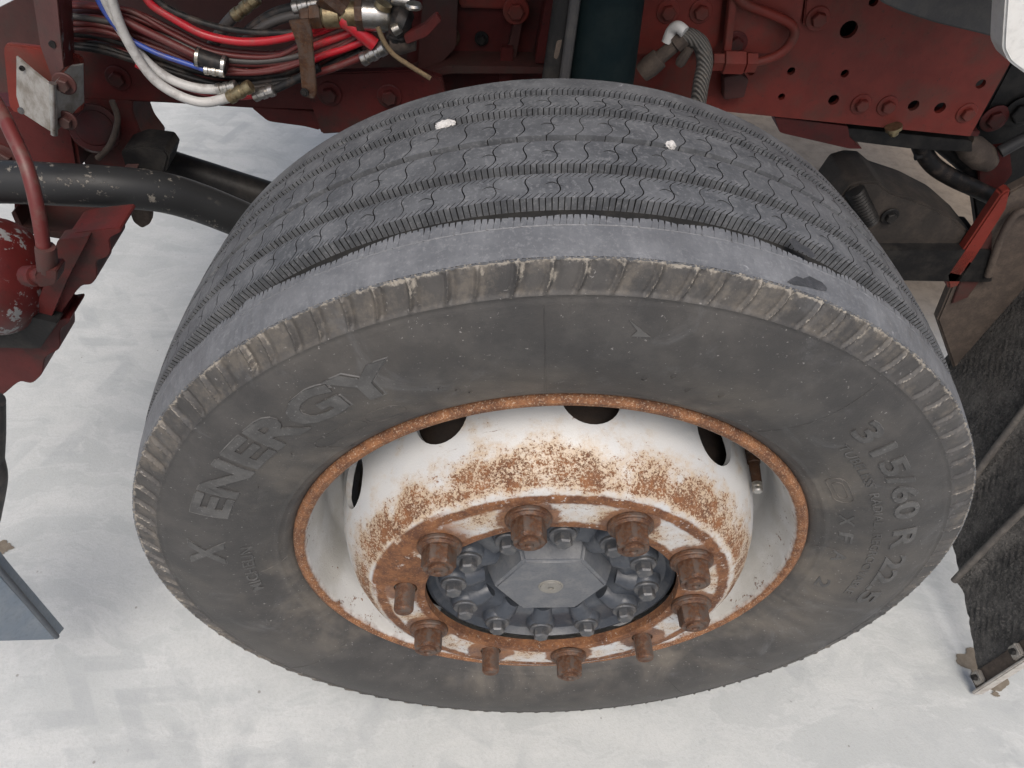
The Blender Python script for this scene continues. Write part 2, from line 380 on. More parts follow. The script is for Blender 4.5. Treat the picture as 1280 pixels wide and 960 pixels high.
def round_poly(px, y=None, x=None, seg=3, cut=.25):   # pixel polygon with softened corners, on a real plane
    P = [at(a, b, y=y, x=x) for a, b in px]; out = []; n = len(P)
    for i in range(n):
        a, b, c = P[i - 1], P[i], P[(i + 1) % n]; p, q = b.lerp(a, cut), b.lerp(c, cut)
        for k in range(seg + 1):
            t = k / seg; out.append(p.lerp(b, t).lerp(b.lerp(q, t), t))
    return out
def bolt_me(r, h, hexr, washer=.0025, facing=-1):     # flange bolt head seen along Y, origin at the seat
    bm = bmesh.new(); prof = [(0, r), (washer * .7, r), (washer, r * .93), (washer, hexr * 1.02)]
    rings = []
    for t, q in prof: rings.append([bm.verts.new((q * math.sin(2 * math.pi * k / 24), facing * t, q * math.cos(2 * math.pi * k / 24))) for k in range(24)])
    def hx(t, q, ch=0):
        L = []
        for k in range(24):
            a = 2 * math.pi * k / 24; s = math.cos(math.pi / 6) / math.cos((a % (math.pi / 3)) - math.pi / 6); L.append(bm.verts.new((q * s * math.sin(a), facing * t, q * s * math.cos(a))))
        return L
    rings += [hx(washer, hexr), hx(h * .85, hexr), hx(h, hexr * .86)]
    for a, b in zip(rings, rings[1:]):
        for k in range(24): bm.faces.new((a[k], a[(k + 1) % 24], b[(k + 1) % 24], b[k]))
    c = bm.verts.new((0, facing * h * .97, 0))
    for k in range(24): bm.faces.new((rings[-1][k], rings[-1][(k + 1) % 24], c))
    return finish(bm, 28)

# ================================================================ ground
bm = bmesh.new()
bmesh.ops.create_grid(bm, x_segments=40, y_segments=40, size=30)
GR = link('ground', finish(bm), GROUND); tag(GR, 'pale grey concrete yard floor with faint tyre smears', kind='structure')

# ================================================================ wheel
WC = Vector((0, 0, H))
wheel = empty('truck_wheel', (0, 0, 0), 'worn truck wheel with grey tyre, rusty white steel disc and blue-grey hub', 'wheel')
def flat(me):                                # the tyre flattens where it stands on the ground
    for v in me.vertices:
        if v.co.z < -H + .001: v.co.z = -H + .001
    me.update(); return me
def crown(y): return .4745 - (.75 if y < 0 else .42) * y * y
# sidewall section, outer side (y negative)
SW = [(.4597, -.1405), (.455, -.1432), (.447, -.1462), (.438, -.1490), (.430, -.1512), (.418, -.1541), (.400, -.1567), (.383, -.1573), (.366, -.1560), (.350, -.1528), (.335, -.1478), (.322, -.1420), (.312, -.1370), (.305, -.1322), (.2995, -.1265), (.296, -.120)]
def sw_y(r):
    for (r0, y0), (r1, y1) in zip(SW, SW[1:]):
        if r1 <= r <= r0: t = (r0 - r) / (r0 - r1); return y0 + (y1 - y0) * t
    return SW[-1][1] if r < SW[-1][0] else SW[0][1]
SWs = catmull([(r, y, 0) for r, y in SW], 6)
def sw_smooth(r):
    for a, b in zip(SWs, SWs[1:]):
        if b.x <= r <= a.x and a.x > b.x: return a.y + (b.y - a.y) * (a.x - r) / (a.x - b.x)
    return sw_y(r)
NS = 108; NC = NS * 24
def sidewall():
    rows = []; r = .4597
    while r > .4315: rows.append(r); r -= .0012
    while r > .298: rows.append(r); r -= .0022
    rows.append(.296)
    rnd = random.Random(3); bm = bmesh.new(); cols = []; lay = bm.verts.layers.float.new('chalk'); am = [rnd.uniform(.1, 1) ** 1.3 for _ in range(NS)]
    ph = [rnd.uniform(-.10, .10) for _ in range(NS)]; dep = [rnd.uniform(.55, 1.2) for _ in range(NS)]
    for k in range(NC):
        a = 2 * math.pi * k / NC; cv = []
        edge = rnd.uniform(-.0009, .0006)
        for i, r in enumerate(rows):
            d = 0; rr = r; ck = 0
            if r > .4325:
                t = (.4597 - r) / .0272; u = a / (2 * math.pi) * NS; s = int(u) % NS
                u = (u - int(u) + .3 * t * t + ph[s]) % 1.0
                env = min(1, t / .12) * min(1, (1 - t) / .15)
                lip = math.exp(-((u - .5) / .055) ** 2) * .0020
                hol = -.0022 * dep[s] * max(0, 1 - abs(u - .66) / .17) - .0010 * max(0, 1 - abs(u - .38) / .1)
                d += (lip + hol) * env
                ck = max(am[s] * max(0, 1 - abs(u - .62) / .13) * max(0, 1 - t * 1.05) ** .6, max(0, 1 - t / .17), .8 * max(0, 1 - abs(u - .5) / .06) * (1 - .6 * t))
                if i < 4: rr += edge * (1 - i / 4); d += rnd.uniform(-.0005, .0005)
            d += .0012 * math.exp(-((r - .4335) / .0016) ** 2) + .0005 * math.exp(-((r - .4265) / .0009) ** 2)
            d += .0010 * math.exp(-((r - .3135) / .0016) ** 2) - .0006 * math.exp(-((r - .3095) / .0014) ** 2)
            y = sw_smooth(r) - d
            nv = bm.verts.new((rr * math.sin(a), y, rr * math.cos(a))); nv[lay] = ck; cv.append(nv)
        cols.append(cv)
    for k in range(NC):
        A, B = cols[k], cols[(k + 1) % NC]
        for i in range(len(rows) - 1): bm.faces.new((A[i], A[i + 1], B[i + 1], B[i]))
    # groove floor, far shoulder and far sidewall
    back = [(.4597, -.1405), (.4560, -.130), (crown(-.085) - .0108, -.085), (crown(0) - .0112, 0), (crown(.09) - .0108, .092), (.4590, .130), (.4660, .1395), (.462, .1420)] + [(r, -y) for r, y in SW[1:]]
    gf = []; n2 = 256; c2 = []
    for k in range(n2):
        a = 2 * math.pi * k / n2; c2.append([bm.verts.new((r * math.sin(a), y, r * math.cos(a))) for r, y in back])
    for k in range(n2):
        A, B = c2[k], c2[(k + 1) % n2]
        for i in range(len(back) - 1):
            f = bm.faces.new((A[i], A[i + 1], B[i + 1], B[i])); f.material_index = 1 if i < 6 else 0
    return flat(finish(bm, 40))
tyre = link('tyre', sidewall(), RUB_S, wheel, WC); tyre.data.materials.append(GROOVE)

def rib(y0, y1, lo, hi, A, seed, N=588, every=5, wave=.0036, sipes=True):
    """one tread rib: edge notches (lo/hi) every pitch, a winding sipe right across every 'every' pitches"""
    rnd = random.Random(seed); dt = 2 * math.pi / N; bm = bmesh.new(); cols = []; ni = 12
    for k in range(N):
        deepk = (k % every == 0) and sipes and rnd.random() > .1; jl, jh = rnd.uniform(.7, 1.25), rnd.uniform(.7, 1.25); wdt = .15 if not deepk else .18
        for ci, off in enumerate((0, .02, wdt, wdt + .02)):
            notch = ci in (1, 2); a0 = (k + off) * dt; cv = []
            wl = rnd.uniform(-.0003, .0003)
            def put(y, dr, v):
                s = v * A + wave * math.sin(v * 2 * math.pi)
                a = a0 + s / .47; r = crown(y) - dr; cv.append(bm.verts.new((r * math.sin(a), y, r * math.cos(a))))
            W = y1 - y0
            put(y0 - .0010, .0120, 0)
            put(y0 + (lo * jl if notch and lo else 0) + wl, .0035 if notch and deepk else .0003, 0)
            for i in range(ni + 1):
                v = i / ni; y = y0 + .005 + (W - .010) * v
                put(y, (.007 if notch and deepk else 0), (y - y0) / W)
            put(y1 - (hi * jh if notch and hi else 0) + wl, .0035 if notch and deepk else .0003, 1)
            put(y1 + .0010, .0120, 1)
            cols.append(cv)
    n = len(cols)
    for k in range(n):
        a, b = cols[k], cols[(k + 1) % n]
        for i in range(len(a) - 1):
            f = bm.faces.new((a[i], a[i + 1], b[i + 1], b[i])); kk = (k // 4) % every == 0 and sipes
            edge = i <= 1 or i >= len(a) - 3
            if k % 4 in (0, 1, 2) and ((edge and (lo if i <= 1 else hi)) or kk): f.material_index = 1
    return flat(finish(bm, 30))
for (y0, y1, lo, hi, A, sd_, sp) in ((.1070, .139, .0042, 0, .0, 1, False), (.0640, .0935, .0042, .0042, .012, 2, True), (.0110, .0490, 0, .0042, .012, 3, True),
                                (-.0345, .0010, .0042, 0, .012, 4, True), (-.0780, -.0480, .0048, .0042, .012, 5, True)):
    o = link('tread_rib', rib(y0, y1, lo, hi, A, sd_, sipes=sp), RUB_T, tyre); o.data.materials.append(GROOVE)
    if sp:                                   # short lengthwise sipes between the winding ones, their dark painted as flat ribbons
        bm = bmesh.new(); rn = random.Random(sd_ + 40)
        for k in range(0, 588, 10):
            if rn.random() < .12: continue
            a0 = (k + 5.2 + rn.uniform(-.4, .4)) * 2 * math.pi / 588; ym = (y0 + y1) / 2 + rn.uniform(-.0015, .0015); L = []
            for i in range(9):
                t = i / 8; a = a0 + (t - .5) * .034 + .006; yy = ym + .0028 * math.sin(t * math.pi * 1.5); wd = .00045 * math.sin(math.pi * min(1, t + .08)) + .0001; q = crown(yy) + .0002
                L.append([bm.verts.new((q * math.sin(a), yy + e, q * math.cos(a))) for e in (-wd, wd)])
            for A_, B_ in zip(L, L[1:]): bm.faces.new((A_[0], A_[1], B_[1], B_[0]))
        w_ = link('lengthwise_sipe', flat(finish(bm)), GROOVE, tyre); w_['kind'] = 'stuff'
# outer shoulder rib: broad, worn smooth, torn along its groove edge
def shoulder():
    rnd = random.Random(9); N = 588; dt = 2 * math.pi / N; bm = bmesh.new(); cols = []
    tear = [0] * N
    for _ in range(80):
        c = rnd.randrange(N); wd = rnd.randint(3, 14); am = rnd.uniform(.002, .009)
        for j in range(-wd, wd + 1): tear[(c + j) % N] = max(tear[(c + j) % N], am * (1 - abs(j) / (wd + 1)))
    for k in range(N):
        big = k % 5 == 0; nd = rnd.uniform(.001, .0065) + (.006 if big else 0)
        for ci, off in enumerate((0, .05, .24, .30)):
            notch = ci in (1, 2); a = (k + off) * dt; cv = []
            def put(y, dr, s=0):
                r = crown(y) - dr; b = a + s / .47; cv.append(bm.verts.new((r * math.sin(b), y, r * math.cos(b))))
            e = -.0935 - tear[k] - rnd.uniform(0, .0008)
            put(-.0920, .0125)
            put(e + .002, .006 + rnd.uniform(-.001, .001))
            put(e - (nd * .5 if notch else 0), .0012 + (.001 if notch else 0))
            put(e - (nd if notch else .001), .0003)
            put(-.1085, (.0016 if notch and big else 0), -.002)
            put(-.1091, .0005); put(-.1099, 0.0)
            for y in (-.116, -.122, -.128, -.134, -.1385): put(y, rnd.uniform(-.0001, .0001) + (.0008 if y < -.138 else 0))
            r = .4597 + rnd.uniform(-.0007, .0004); cv.append(bm.verts.new((r * math.sin(a), -.1412, r * math.cos(a))))
            r = .4575; cv.append(bm.verts.new((r * math.sin(a), -.1408, r * math.cos(a))))
            cols.append(cv)
    n = len(cols)
    for k in range(n):
        a, b = cols[k], cols[(k + 1) % n]
        for i in range(len(a) - 1):
            f = bm.faces.new((a[i], a[i + 1], b[i + 1], b[i]))
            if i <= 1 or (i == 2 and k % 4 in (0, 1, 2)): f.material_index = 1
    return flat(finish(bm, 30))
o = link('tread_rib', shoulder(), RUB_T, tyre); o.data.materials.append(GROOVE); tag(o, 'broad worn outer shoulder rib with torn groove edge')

EDGEL = simple('scuffed_letter_edge', (.075, .074, .072), (.12, .117, .113), 50, .55, 0, .2)
# moulded writing on the sidewall
def lettering(text, rc, h, th0, th1, raise_=.0008, off=.0, mat=None, sx=None, outline=False):
    cu = bpy.data.curves.new('t', 'FONT'); cu.body = text; cu.size = 1; cu.offset = off; cu.resolution_u = 3
    if outline: cu.fill_mode = 'NONE'; cu.bevel_depth = .022; cu.bevel_resolution = 0
    ob = bpy.data.objects.new('t', cu); col.objects.link(ob)
    dg = bpy.context.evaluated_depsgraph_get(); me = bpy.data.meshes.new_from_object(ob.evaluated_get(dg))
    bpy.data.objects.remove(ob); bpy.data.curves.remove(cu)
    bm = bmesh.new(); bm.from_mesh(me); bpy.data.meshes.remove(me)
    bmesh.ops.triangulate(bm, faces=bm.faces); 
    if not outline:
        g = bmesh.ops.extrude_face_region(bm, geom=bm.faces[:]); bmesh.ops.translate(bm, verts=[v for v in g['geom'] if isinstance(v, bmesh.types.BMVert)], vec=(0, 0, 1))
    bmesh.ops.subdivide_edges(bm, edges=[e for e in bm.edges if e.calc_length() > .25], cuts=2, use_grid_fill=False)
    xs = [v.co.x for v in bm.verts]; x0, x1 = min(xs), max(xs)
    for v in bm.verts:
        t = (v.co.x - x0) / (x1 - x0); a = R(th0 + (th1 - th0) * t); r = rc + (v.co.y - .35) * h / .7
        up = (v.co.z if not outline else max(v.co.z, -.01) / .022 * .6)
        y = sw_smooth(r) - raise_ * up + .0003
        v.co = (r * math.sin(a), y, r * math.cos(a))
    o = link('lettering', finish(bm, 30), mat or LETTER, tyre); return o
lettering('X', .384, .034, -87, -80, .0016, off=.035); lettering('X', .384, .038, -87.5, -79.5, .0016, outline=True, mat=EDGEL)
lettering('ENERGY', .384, .034, -72, -27.5, .0016, off=.035); lettering('ENERGY', .384, .038, -72.6, -26.9, .0016, outline=True, mat=EDGEL)
lettering('315/60 R 22.5', .389, .023, 36.5, 91.5, .0017, off=.02); lettering('315/60 R 22.5', .389, .0245, 36.5, 91.5, .0017, outline=True, mat=EDGEL)
lettering('TUBELESS  RADIAL . REGROOVABLE', .362, .009, 39, 89, .0010, mat=LETTER)
lettering('X', .333, .013, 61.5, 65.5, .0008, off=.02); lettering('F', .333, .013, 68, 71.5, .0008, off=.02); lettering('A', .332, .013, 75, 79, .0008, off=.02); lettering('2', .331, .013, 86, 89.5, .0008, off=.02)
lettering('315/60 R 22.5', .345, .010, -74, -51, .0007, mat=LETTER, outline=True)
lettering('MICHELIN', .344, .012, -98, -82, .0011, mat=LETTER, off=.01)
def sw_path(pts, rad, name='mould_line'):
    P = [Vector((r * math.sin(R(t)), sw_smooth(r), r * math.cos(R(t)))) for t, r in pts]
    return link(name, tube(P, rad, 6, 2), RUB_S, tyre)
for th, r0, r1, tw in ((-9.2, .427, .304, 0), (31.8, .427, .304, -3), (-47, .336, .305, 1.5), (-92, .334, .305, 2), (75, .33, .305, 1), (124, .427, .304, 2), (142, .427, .34, 0), (-130, .427, .304, 0)):
    sw_path([(th + tw * (i / 12) ** 2, r0 + (r1 - r0) * i / 12) for i in range(13)], .00055)
arrow = [at(a, b, y=-.157) - WC for a, b in ((787, 402), (797, 409), (813, 421), (789, 420), (797, 414))]
bm = bmesh.new(); A_ = [bm.verts.new((p.x, sw_smooth(math.hypot(p.x, p.z)) - .0009, p.z)) for p in arrow]; B_ = [bm.verts.new((v.co.x, v.co.y + .002, v.co.z)) for v in A_]
bm.faces.new(A_)
for i in range(5): bm.faces.new((A_[i], A_[(i + 1) % 5], B_[(i + 1) % 5], B_[i]))
link('moulded_arrow', finish(bm, 30), EDGEL, tyre)
def on_tread(px, py, lift=.0005):
    d = RM @ Vector(((px - 640) / 902.79, (480 - py) / 902.79, -1)); c0 = CAM - WC; t = 0; yv = -.13
    for _ in range(6):
        q = crown(yv) + lift; A = d.x ** 2 + d.z ** 2; B = 2 * (c0.x * d.x + c0.z * d.z); C_ = c0.x ** 2 + c0.z ** 2 - q * q
        t = (-B - math.sqrt(B * B - 4 * A * C_)) / 2 / A; yv = (c0 + d * t).y
    return c0 + d * t
for pts_ in ([(984, 352), (990, 348), (996, 345), (1004, 348), (1012, 345), (1020, 349), (1028, 353), (1034, 360), (1033, 364), (1022, 362), (1008, 358), (994, 356)], [(986, 300), (992, 297), (1003, 306), (1012, 310), (1020, 320), (1014, 323), (1004, 315), (994, 312)]):
    bm = bmesh.new(); bm.faces.new([bm.verts.new(on_tread(*q)) for q in pts_]); bmesh.ops.triangulate(bm, faces=bm.faces)
    link('gouge', finish(bm), simple('fresh_gouged_rubber', (.03, .032, .036), (.06, .062, .068), 90, .7, 0, .8), tyre)
def stadium(t0, t1, rc, hr, rad):
    hw = hr / rc * 57.3; pts = []
    for i in range(13): pts.append((t0 + hw + (t1 - t0 - 2 * hw) * i / 12, rc + hr))
    for i in range(1, 8): a = math.pi / 2 - math.pi * i / 8; pts.append((t1 - hw + hw * math.cos(a), rc + hr * math.sin(a)))
    for i in range(13): pts.append((t1 - hw - (t1 - t0 - 2 * hw) * i / 12, rc - hr))
    for i in range(1, 9): a = -math.pi / 2 - math.pi * i / 8; pts.append((t0 + hw + hw * math.cos(a), rc + hr * math.sin(a)))
    sw_path(pts, rad, 'moulded_oval')
stadium(-47.5, -37.5, .338, .008, .0005); stadium(-37, -30.5, .337, .011, .0004); stadium(48.5, 57, .334, .009, .0007); stadium(50, 55.5, .334, .0045, .0006)
# fine moulding hairs
for th, r in ((4, .348), (7.5, .357), (11, .341), (-22, .343), (-20.5, .334), (-51, .352), (-62, .352), (-24, .352), (16, .345)):
    P0 = Vector((r * math.sin(R(th)), sw_smooth(r) + .0005, r * math.cos(R(th))))
    link('moulding_hair', tube([P0, P0 + Vector((.001, -.003, .002)), P0 + Vector((.003, -.0045, .006))], .0005, 6, 4), RUB_S, tyre)

# rim
rimp = [(.291, -.116), (.2982, -.1185), (.2990, -.1255), (.2972, -.1305), (.2930, -.1330), (.2885, -.1322), (.2850, -.1290), (.2838, -.1235), (.2825, -.112), (.2790, -.098), (.2755, -.085), (.2745, -.050), (.2735, -.038), (.2620, -.026), (.2570, -.018), (.2560, .05), (.262, .075), (.275, .095), (.284, .112), (.296, .122), (.298, .115)]
rim = link('rim', finish(lathe(rimp, 160), 40), RIM, wheel, WC)
# wheel disc with vent and stud holes
face_y = -.170
outer = [(.2565, -.010), (.2545, -.040), (.2510, -.070), (.2455, -.098), (.2380, -.122), (.2280, -.142), (.2170, -.1565), (.2080, -.1650), (.2025, -.1685), (.1995, -.1688), (.1975, -.1698), (.195, face_y), (.170, face_y), (.150, face_y), (.1455, -.1690)]
inner = [(.1455, -.1580), (.170, -.1575), (.196, -.1570), (.206, -.154), (.217, -.145), (.228, -.130), (.236, -.110), (.2425, -.085), (.2455, -.050), (.2470, -.010)]
disc = link('wheel_disc', finish(lathe(outer + inner, 200, closed=True), 35), DISC, wheel, WC)
NPH = -.2845
bm = bmesh.new()
for k in range(10):
    a = NPH + math.pi / 5 * k
    M_ = Matrix.Translation((.1675 * math.sin(a), -.16, .1675 * math.cos(a))) @ Matrix.Rotation(math.pi / 2, 4, 'X')
    bmesh.ops.create_cone(bm, cap_ends=True, segments=24, radius1=.0135, radius2=.0135, depth=.08, matrix=M_)
    a += math.pi / 10
    c = Vector((.25 * math.sin(a), -.083, .25 * math.cos(a)))
    q = Vector((math.sin(a), -.22, math.cos(a))).to_track_quat('Z', 'Y').to_matrix().to_4x4()
    bmesh.ops.create_cone(bm, cap_ends=True, segments=32, radius1=.031, radius2=.031, depth=.09, matrix=Matrix.Translation(c) @ q)
cut = link('cut', finish(bm), None)
bo = disc.modifiers.new('b', 'BOOLEAN'); bo.operation = 'DIFFERENCE'; bo.object = cut; bo.solver = 'EXACT'
cut.location = WC; bpy.context.view_layer.update()
me = bpy.data.meshes.new_from_object(disc.evaluated_get(bpy.context.evaluated_depsgraph_get()))
disc.modifiers.clear(); disc.data = me; bpy.data.objects.remove(cut)
me.polygons.foreach_set('use_smooth', [True] * len(me.polygons)); me.set_sharp_from_angle(angle=R(35))
# brake drum inside, seen through the vents
drum = link('brake_drum', finish(lathe([(.05, -.120), (.19, -.118), (.218, -.10), (.236, -.045), (.238, .085), (.238, .094), (.05, .095)], 64), 30), simple('brake_drum_iron', (.02, .014, .011), (.035, .022, .015), 50, .8), wheel, WC)

link('brake_backplate', finish(lathe([(.05, .098), (.2555, .096), (.2555, .10), (.05, .102)], 64), 30), BLACK, wheel, WC)
# nuts and bare studs
def nut_me():
    bm = bmesh.new(); n = 36; rings = []
    def rg(y, r, hexa=False):
        L = []
        for k in range(n):
            a = 2 * math.pi * k / n; s = 1
            if hexa: s = math.cos(math.pi / 6) / math.cos((a % (math.pi / 3)) - math.pi / 6)
            L.append(bm.verts.new((r * s * math.sin(a), -y, r * s * math.cos(a))))
        rings.append(L)
    for y, r, h in ((0, .0225, 0), (.0020, .0236, 0), (.0048, .0236, 0), (.0062, .0228, 0), (.0064, .0212, 0), (.0090, .0190, 0), (.0092, .0182, 1), (.0265, .0180, 1), (.0290, .0155, 0), (.0292, .0120, 0), (.0288, .0112, 0), (.0288, .0108, 0), (.0312, .0104, 0), (.0322, .0090, 0), (.0318, .0048, 0), (.0300, .0040, 0)): rg(y, r, h)
    for a, b in zip(rings, rings[1:]):
        for k in range(n): bm.faces.new((a[k], a[(k + 1) % n], b[(k + 1) % n], b[k]))
    bm.faces.new(rings[-1]); return finish(bm, 28)
def stud_me():
    prof = [(.0108, .02)]; y = 0
    while y > -.026: prof += [(.0111, y), (.0103, y - .0008)]; y -= .0016
    prof += [(.0106, -.0270), (.0092, -.0290), (.0070, -.0296), (.0030, -.0288), (.0001, -.0288)]
    return finish(lathe(prof, 28), 40)
nm, sm = nut_me(), stud_me(); rr = random.Random(5)
for k in range(10):
    a = NPH + math.pi / 5 * k; p = Vector((.1675 * math.sin(a), face_y + .0005, .1675 * math.cos(a)))
    if k in (4, 6, 8):
        o = link('wheel_stud', sm, STUD, wheel, WC + p)
    else:
        o = link('wheel_nut', nm, NUT, wheel, WC + p); o.rotation_euler.y = rr.uniform(0, 1)
        o.rotation_euler.x = rr.uniform(-.02, .02)
# hub
hp = [(.1450, -.120), (.1449, -.1530), (.1405, -.1545), (.1380, -.1500), (.1350, -.1465), (.1300, -.1455), (.1000, -.1470), (.0900, -.1485), (.0850, -.1465), (.0790, -.1380), (.0740, -.1330), (.0001, -.1330)]
hub = link('hub', finish(lathe(hp, 96), 35), HUB, wheel, WC)
bm = bmesh.new()
h0 = [bm.verts.new((.077 * math.sin(R(30 + 60 * k - 6)), -.130, .077 * math.cos(R(30 + 60 * k - 6)))) for k in range(6)]
h1 = [bm.verts.new((.0655 * math.sin(R(30 + 60 * k - 6)), -.1580, .0655 * math.cos(R(30 + 60 * k - 6)))) for k in range(6)]
for k in range(6): bm.faces.new((h0[k], h0[(k + 1) % 6], h1[(k + 1) % 6], h1[k]))
bm.faces.new(h1); bmesh.ops.recalc_face_normals(bm, faces=bm.faces)
bmesh.ops.bevel(bm, geom=[e for e in bm.edges if len(e.link_faces) == 2], offset=.003, segments=3, affect='EDGES')
link('hex_cap', finish(bm, 30), HUBTOP, hub)
link('centre_plug', finish(lathe([(.0001, -.1560), (.0035, -.1560), (.0036, -.1605), (.0100, -.1607), (.0125, -.1605), (.0130, -.1590), (.0145, -.1587), (.0150, -.1575)], 32), 30), simple('plug_grey', (.17, .165, .15), (.22, .21, .18), 60, .5), hub)
bmh = bolt_me(.0150, .0145, .0100, .004); lob = finish(lathe([(.0195, .012), (.0185, -.004), (.0170, -.0085), (.0155, -.0100), (.0001, -.0100)], 28), 40)
bm = bmesh.new()
tube_bm(bm, [Vector((0, .003, 0)), Vector((0, .003, -.02)), Vector((0, .006, -.034))], [.0165, .0150, .0110], 20)
arm = finish(bm, 50)
for k in range(12):
    a = R(-62 + 30 * k); p = Vector((.1130 * math.sin(a), -.1465, .1130 * math.cos(a)))
    b = link('bolt_boss', lob, HUB, hub, p)
    c = link('boss_arm', arm, HUB, hub, p); c.rotation_euler.y = a
    b = link('hub_bolt', bmh, BOLT, hub, p + Vector((0, -.0098, 0))); b.rotation_euler.y = random.random()
# valve
va = R(58); vp = Vector((.262 * math.sin(va), -.060, .262 * math.cos(va)))
vs_ = link('valve_stem', turned(vp + Vector((0, .02, 0)), vp + Vector((-.004, -.032, -.006)), [(0, .009), (.3, .009), (.32, .0075), (.5, .0075), (.52, .0062), (1, .0056)], 16), RUST, wheel, WC)
v1 = vp + Vector((-.004, -.032, -.006))
link('valve_cap', turned(v1, v1 + Vector((-.001, -.011, -.002)), [(0, .0058), (.1, .0060), (.45, .0060), (.5, .0056), (.85, .0058), (1, .0045)], 16), STEEL, vs_)

# stones wedged in the tread
def stone(px, py, rad, yv, label):
    d = RM @ Vector(((px - 640) / 902.79, (480 - py) / 902.79, -1)); c0 = CAM - WC; rr_ = crown(yv) - .001
    A = d.x ** 2 + d.z ** 2; B = 2 * (c0.x * d.x + c0.z * d.z); C_ = c0.x ** 2 + c0.z ** 2 - rr_ ** 2
    t = (-B - math.sqrt(B * B - 4 * A * C_)) / 2 / A; p = CAM + d * t
    bm = bmesh.new(); bmesh.ops.create_icosphere(bm, subdivisions=3, radius=1)
    rn = random.Random(px)
    for v in bm.verts: v.co *= 1 + rn.uniform(-.16, .16); v.co.x *= rad[0]; v.co.y *= rad[1]; v.co.z *= rad[2]
    bmesh.ops.rotate(bm, verts=bm.verts, matrix=Matrix.Rotation(math.atan2(p.x, p.z - H), 3, 'Y'))
    o = link('pebble', finish(bm, 40), STONE, None, p); tag(o, label, 'stone')
stone(556, 157, (.0095, .0058, .0045), .055, 'white half-round stone lodged in a tread groove, the larger one')
stone(838, 182, (.0048, .0045, .0040), .002, 'small white stone pressed into the centre tread groove')


# ================================================================ chassis, right-hand length of rail
def bolt_at(parent, px, py, y, r=.0145, mat=None, hexr=None, h=.010, me=None):
    p = at(px, py, y=y); o = link('bolt', me or bolt_me(r, h, hexr or r * .62), mat or RED, None); child(o, parent); o.location += p; o.rotation_euler.y = random.random(); return o
BM = bolt_me(.0150, .010, .0095)
ry = .45
rail = empty('chassis_rail', at(1050, 150, y=ry), 'red painted chassis rail with punched holes and flange bolts above the tyre', 'chassis rail')
def H_(px, py, rpx, st=1): c = at(px, py, y=ry); return (c, rpx * (c - CAM).length / 902.79 * .95, st)
holes = [H_(1061, 37, 9.5), H_(1092, 2, 5), H_(989, 89, 4.5), H_(1056, 92, 4.5), H_(1042, 125, 6), H_(1142, 132, 6), H_(1175, 135, 6), H_(977, 121, 4), H_(939, 89, 5), H_(810, 31, 8), H_(1226, 105, 5)]
zb = at(1070, 156, y=ry).z
web = [(at(772, 150, y=ry).x, ry, zb), (at(1212, 171, y=ry).x, ry, zb), (at(1262, 80, y=ry).x, ry, at(1262, 80, y=ry).z), (at(1275, -60, y=ry).x, ry, zb + .26), (at(772, -60, y=ry).x, ry, zb + .26)]
child(link('web', plate(web, .008, holes), RED), rail)
child(link('dark_hole_backing', plate([(p[0] + (.12 if i in (1, 2, 3) else 0), .535, p[2]) for i, p in enumerate(web)], .008), BLACK), rail)  # black plate added behind the web so its holes read dark
x0, x1 = web[0][0], web[1][0]
child(link('lower_flange', plate([(x0, ry + .010, zb - .004), (x1 + .02, ry + .010, zb - .004), (x1 + .02, ry + .010, zb + .004), (x0, ry + .010, zb + .004)], .085, bevel=.001), RED2), rail)
for px, py in ((1076, 130), (1109, 132), (1208, 141)): bolt_at(rail, px, py, ry, me=BM)
# casting plates bolted on the web
def px_plate(name, px, y, th, mat, parent, bevel=.003, cut=.08):
    o = link(name, plate(round_poly(px, y=y, cut=cut), th, bevel=bevel), mat)
    return child(o, parent) if parent else o
px_plate('mounting_plate', [(798, -40), (908, -40), (897, 62), (786, 72)], .428, .021, RED, rail)
for px, py in ((835, 14), (876, 14)): bolt_at(rail, px, py, .428, me=BM)
px_plate('casting', [(920, -40), (1012, -40), (1002, 22), (985, 70), (908, 66)], .422, .027, RED, rail)
px_plate('casting_rib', [(917, -40), (926, -40), (914, 66), (905, 66)], .408, .014, RED, rail)
bolt_at(rail, 919, 54, .422, .016, RED2)
px_plate('strap_plate', [(1012, -40), (1048, -40), (1036, 40), (1004, 32)], .440, .009, RED, rail)
bolt_at(rail, 1022, 23, .440, .016, RED)
px_plate('small_bracket', [(905, 97), (925, 93), (936, 100), (930, 122), (905, 125)], .430, .019, REDBR, rail)
px_plate('hanging_tab', [(968, 146), (1060, 158), (1062, 172), (1078, 186), (1062, 186), (975, 166)], .455, .05, RED2, rail, .002)
px_plate('hanging_tab', [(1060, 160), (1215, 176), (1215, 190), (1140, 186), (1060, 176)], .462, .05, BLACK, rail, .002)
child(link('grease_nipple', turned(at(1117, 158, y=.44), at(1117, 170, y=.44), [(0, .012), (.3, .012), (.32, .008), (.8, .007), (1, .004)], 12), BRASS), rail)
# red brake pipe with its union
bp = [at(a, b, y=.405) for a, b in ((917, -12), (930, 4), (962, 17), (987, 29), (993, 42), (985, 58), (970, 70), (950, 77), (935, 78))]
pipe = tag(link('brake_pipe', tube(bp, .0062), RED), 'red painted brake pipe bent round over the red rail', 'pipe')
child(link('union_nut', turned(at(945, 78, y=.405), at(890, 77, y=.405), [(0, .009), (.02, .0135), (.25, .0135), (.27, .010), (.3, .016), (.75, .016), (.77, .012), (1, .012)], 6), RED), pipe)
